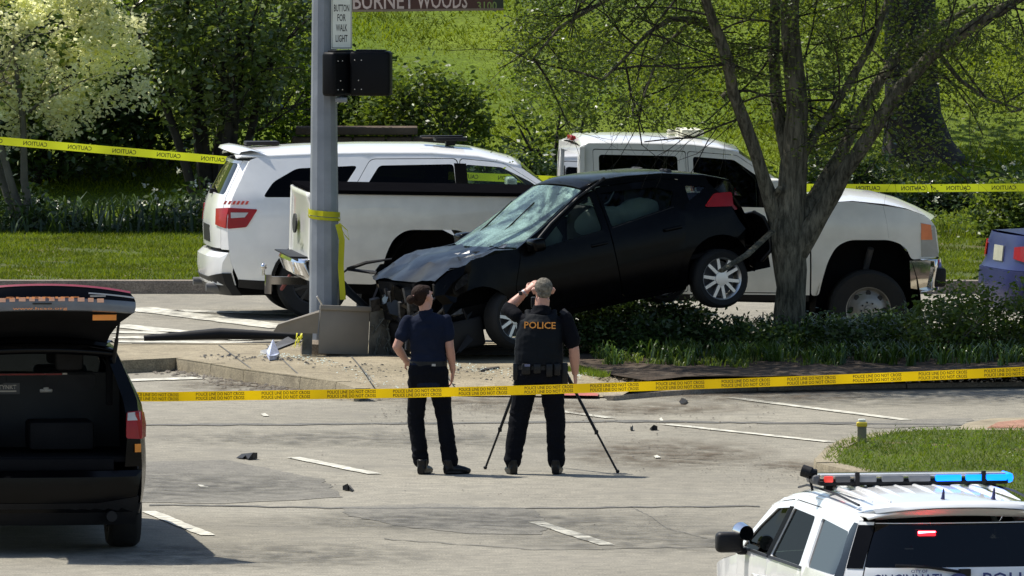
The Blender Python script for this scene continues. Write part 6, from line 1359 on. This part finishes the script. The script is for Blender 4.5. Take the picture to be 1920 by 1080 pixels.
PM = G(1003, 889, 0); eMn = thing('person', 'grey-haired male officer seen from behind in a vest lettered POLICE, left hand at his face', 'person', Matrix.Translation(PM))
MJ = dict(hipL=(-.065, 0, .92), hipR=(.135, 0, .92), kL=(-.145, .03, .50), kR=(.185, .03, .50), aL=(-.205, -.01, .10), aR=(.195, -.01, .10))
mh = (.075, .02, 1.655)
AL = [(-.17, .02, 1.44), (-.245, .12, 1.50), (-.075, .14, 1.66)]; AR = [(.285, 0, 1.42), (.355, -.03, 1.14), (.365, .05, .91)]
def m_body(mb):
    head(mb, mh, R(8), R(-4), 1.04)
    mb.tube([(.05, -.01, 1.42), (.06, 0, 1.50), (.07, .01, 1.60)], [.075, .066, .066], [.075, .068, .07], 14)
    mb.tube([(.035, 0, .85), (.04, 0, 1.1), (.05, 0, 1.40)], [.17, .17, .19], [.11, .11, .10], 16)
    mb.tube([AL[0], Vector(AL[0]).lerp(Vector(AL[1]), .5), AL[1]], [.055, .054, .046], n=12); mb.ball(AL[1], .047, 10, 8); mb.tube([AL[1], Vector(AL[1]).lerp(Vector(AL[2]), .35), AL[2]], [.046, .048, .030], n=12)
    mb.tube([AR[0], Vector(AR[0]).lerp(Vector(AR[1]), .5), AR[1]], [.06, .056, .047], n=12); mb.ball(AR[1], .047, 10, 8); mb.tube([AR[1], Vector(AR[1]).lerp(Vector(AR[2]), .35), AR[2]], [.047, .050, .031], n=12)
    hand(mb, AL[2], (.55, .15, .55), (-.5, -.6, .5), -1, .6); hand(mb, AR[2], (.05, .15, -.95), (.95, -.2, 0), -1, .5)
    for h, k, a in (('hipL', 'kL', 'aL'), ('hipR', 'kR', 'aR')): mb.tube([MJ[h], MJ[k], MJ[a]], [.08, .06, .04], n=12)
organic('body', m_body, M_skin, eMn, .0065, 3)
eyes(Matrix.Translation(mh) @ Matrix.Rotation(R(8), 4, 'Z') @ Matrix.Rotation(R(-4), 4, 'X'), eMn, 1.04)
def m_shirt(mb):
    mb.tube([(.035, 0, .95), (.035, 0, 1.1), (.045, 0, 1.3), (.055, 0, 1.42), (.06, -.01, 1.49)], [.205, .205, .215, .20, .08], [.14, .14, .135, .11, .07], 20)
    m1 = Vector(AL[0]).lerp(Vector(AL[1]), .85); seg(mb, [AL[0], Vector(AL[0]).lerp(Vector(AL[1]), .4), m1], [.060, .066, .067])
    m2 = Vector(AR[0]).lerp(Vector(AR[1]), .78); seg(mb, [AR[0], Vector(AR[0]).lerp(Vector(AR[1]), .4), m2], [.058, .068, .072])
organic('shirt', m_shirt, M_navy2, eMn, .010, 3)
def m_vest(mb):
    mb.tube([(.035, -.005, 1.00), (.035, -.01, 1.10), (.04, -.012, 1.25), (.05, -.01, 1.38), (.055, -.01, 1.455)], [.218, .222, .215, .195, .135], [.165, .168, .165, .145, .10], 22)
    for s in (-1, 1): mb.tube([(.055 + s * .11, -.10, 1.40), (.055 + s * .12, -.02, 1.485), (.055 + s * .11, .08, 1.42)], [.03] * 3, [.02] * 3, 10)
organic('vest', m_vest, M_vest, eMn, .009, 2)
organic('collar', lambda mb: mb.tube([(.058, -.008, 1.44), (.062, 0, 1.50), (.065, .004, 1.53)], [.10, .082, .078], [.095, .082, .078], 14), M_navy2, eMn, .008, 2)
text('lettering', 'POLICE', TP((.045, -.182, 1.365), (1, 0, -.02), (0, .12, 1)), .285, .062, mat('orange_print', (.85, .33, .05), .6), eMn)
def m_tr(mb):
    mb.tube([(.035, 0, 1.02), (.035, 0, .93), (.035, 0, .84)], [.205, .215, .20], [.145, .15, .145], 20)
    for h, k, a in (('hipL', 'kL', 'aL'), ('hipR', 'kR', 'aR')):
        H, K, A = Vector(MJ[h]), Vector(MJ[k]), Vector(MJ[a]); seg(mb, [H + Vector((0, 0, -.03)), H.lerp(K, .5), K, K.lerp(A, .5), A + Vector((0, 0, .02))], [.112, .104, .088, .082, .076], [.13, .112, .092, .085, .08])
organic('trousers', m_tr, M_navy2, eMn, .010, 3)
mb = MB(); mb.tube([(.035, 0, .955), (.035, 0, 1.015)], [.222, .220], [.160, .158], 28); bl = mb.build('belt', M_leather, eMn, smooth=40)
for x, y, w_, h_ in ((-.19, -.05, .06, .16), (-.10, -.15, .08, .10), (.0, -.165, .07, .09), (.11, -.16, .06, .12), (.18, -.12, .06, .11), (.25, -.02, .06, .22)):
    mb = MB(); mb.box((x + .02, y, .965 - (h_ - .1) / 2), (w_, .05, h_)); mb.build('belt_pouch', M_leather, bl, bevel=.012)
MB().box((-.07, -.185, 1.0), (.05, .012, .02)).build('belt_keeper', mat('blue_grey', (.12, .13, .22), .5), bl)
shoe('shoe', (-.205, -.01, .0), R(12), eMn); shoe('shoe', (.195, -.01, .0), R(-8), eMn)
def m_hair(mb):
    mb.T = Matrix.Translation(mh) @ Matrix.Rotation(R(8), 4, 'Z') @ Matrix.Rotation(R(-4), 4, 'X')
    mb.ball((0, -.028, .045), (.083, .094, .087), 18, 14); mb.ball((0, -.055, -.01), (.066, .05, .05), 14, 10); mb.T = None
organic('hair', m_hair, M_hairg, eMn, .006, 2)
T = Matrix.Translation(Vector(AL[2]) - Vector((.02, .0, .02))) @ (Vector(AL[2]) - Vector(AL[1])).to_track_quat('Y', 'Z').to_matrix().to_4x4()
mb = MB(); mb.lathe([(.033, -.012), (.037, 0), (.033, .012)], 20, T); w1 = mb.build('watch', M_silver, eMn, smooth=True)
MB().box((-.13, .08, 1.64), (.035, .03, .035)).build('watch_face', M_ink, w1, bevel=.006)
mb = MB(); mb.tube([(.245, .0, 1.49), (.285, -.03, 1.46)], [.035, .03], [.01, .01], n=8); mb.build('shoulder_microphone', M_trim, eMn)
# tripod with a camera, in front of him
at = G(1012, 889, 0); ap = Vector((PM.x + .04, PM.y + .42, 1.36)); A = G(910, 880, 0); B = G(1158, 887, 0); C3 = Vector((PM.x + .20, ap.y + .55, 0))
eTr = thing('tripod', 'black tripod with splayed legs in front of the male officer', 'tripod', Matrix.Translation(Vector((ap.x, ap.y, 0))))
for f in (A, B, C3):
    p0 = Vector((0, 0, ap.z)); p3 = Vector((f.x - ap.x, f.y - ap.y, 0)); p1 = p0.lerp(p3, .42); p2 = p0.lerp(p3, .73)
    mb = MB(); mb.tube([p0, p1], .019, n=8); mb.tube([p1, p2], .014, n=8); mb.tube([p2, p3 + Vector((0, 0, .01))], .010, n=8); mb.tube([p1 - Vector((0, 0, .02)), p1 + Vector((0, 0, .02))], .022, n=8); mb.tube([p2 - Vector((0, 0, .02)), p2 + Vector((0, 0, .02))], .018, n=8)
    lg = mb.build('leg', M_trim, eTr, smooth=40); MB().ball(tuple(p3 + Vector((0, 0, .016))), .018, 10, 6).build('foot', M_trim, lg, smooth=True)
mb = MB(); mb.tube([(0, 0, 1.20), (0, 0, 1.46)], .016, n=10); mb.tube([(0, 0, 1.33), (0, 0, 1.39)], .04, n=10); mb.box((0, 0, 1.475), (.08, .09, .03)); mb.build('centre_column', M_trim, eTr, smooth=30)
eCa = thing('camera', 'dark camera on the tripod, mostly hidden by the male officer', 'camera', Matrix.Translation(Vector((ap.x, ap.y, 1.49))))
mb = MB(); mb.box((0, 0, .05), (.15, .07, .10)); mb.box((0, 0, .11), (.06, .06, .03)); mb.build('camera_body', M_trim, eCa, bevel=.01); mb = MB(); mb.tube([(0, .03, .05), (0, .14, .05)], [.036, .04], n=16); mb.build('lens', M_trim, eCa, smooth=40)
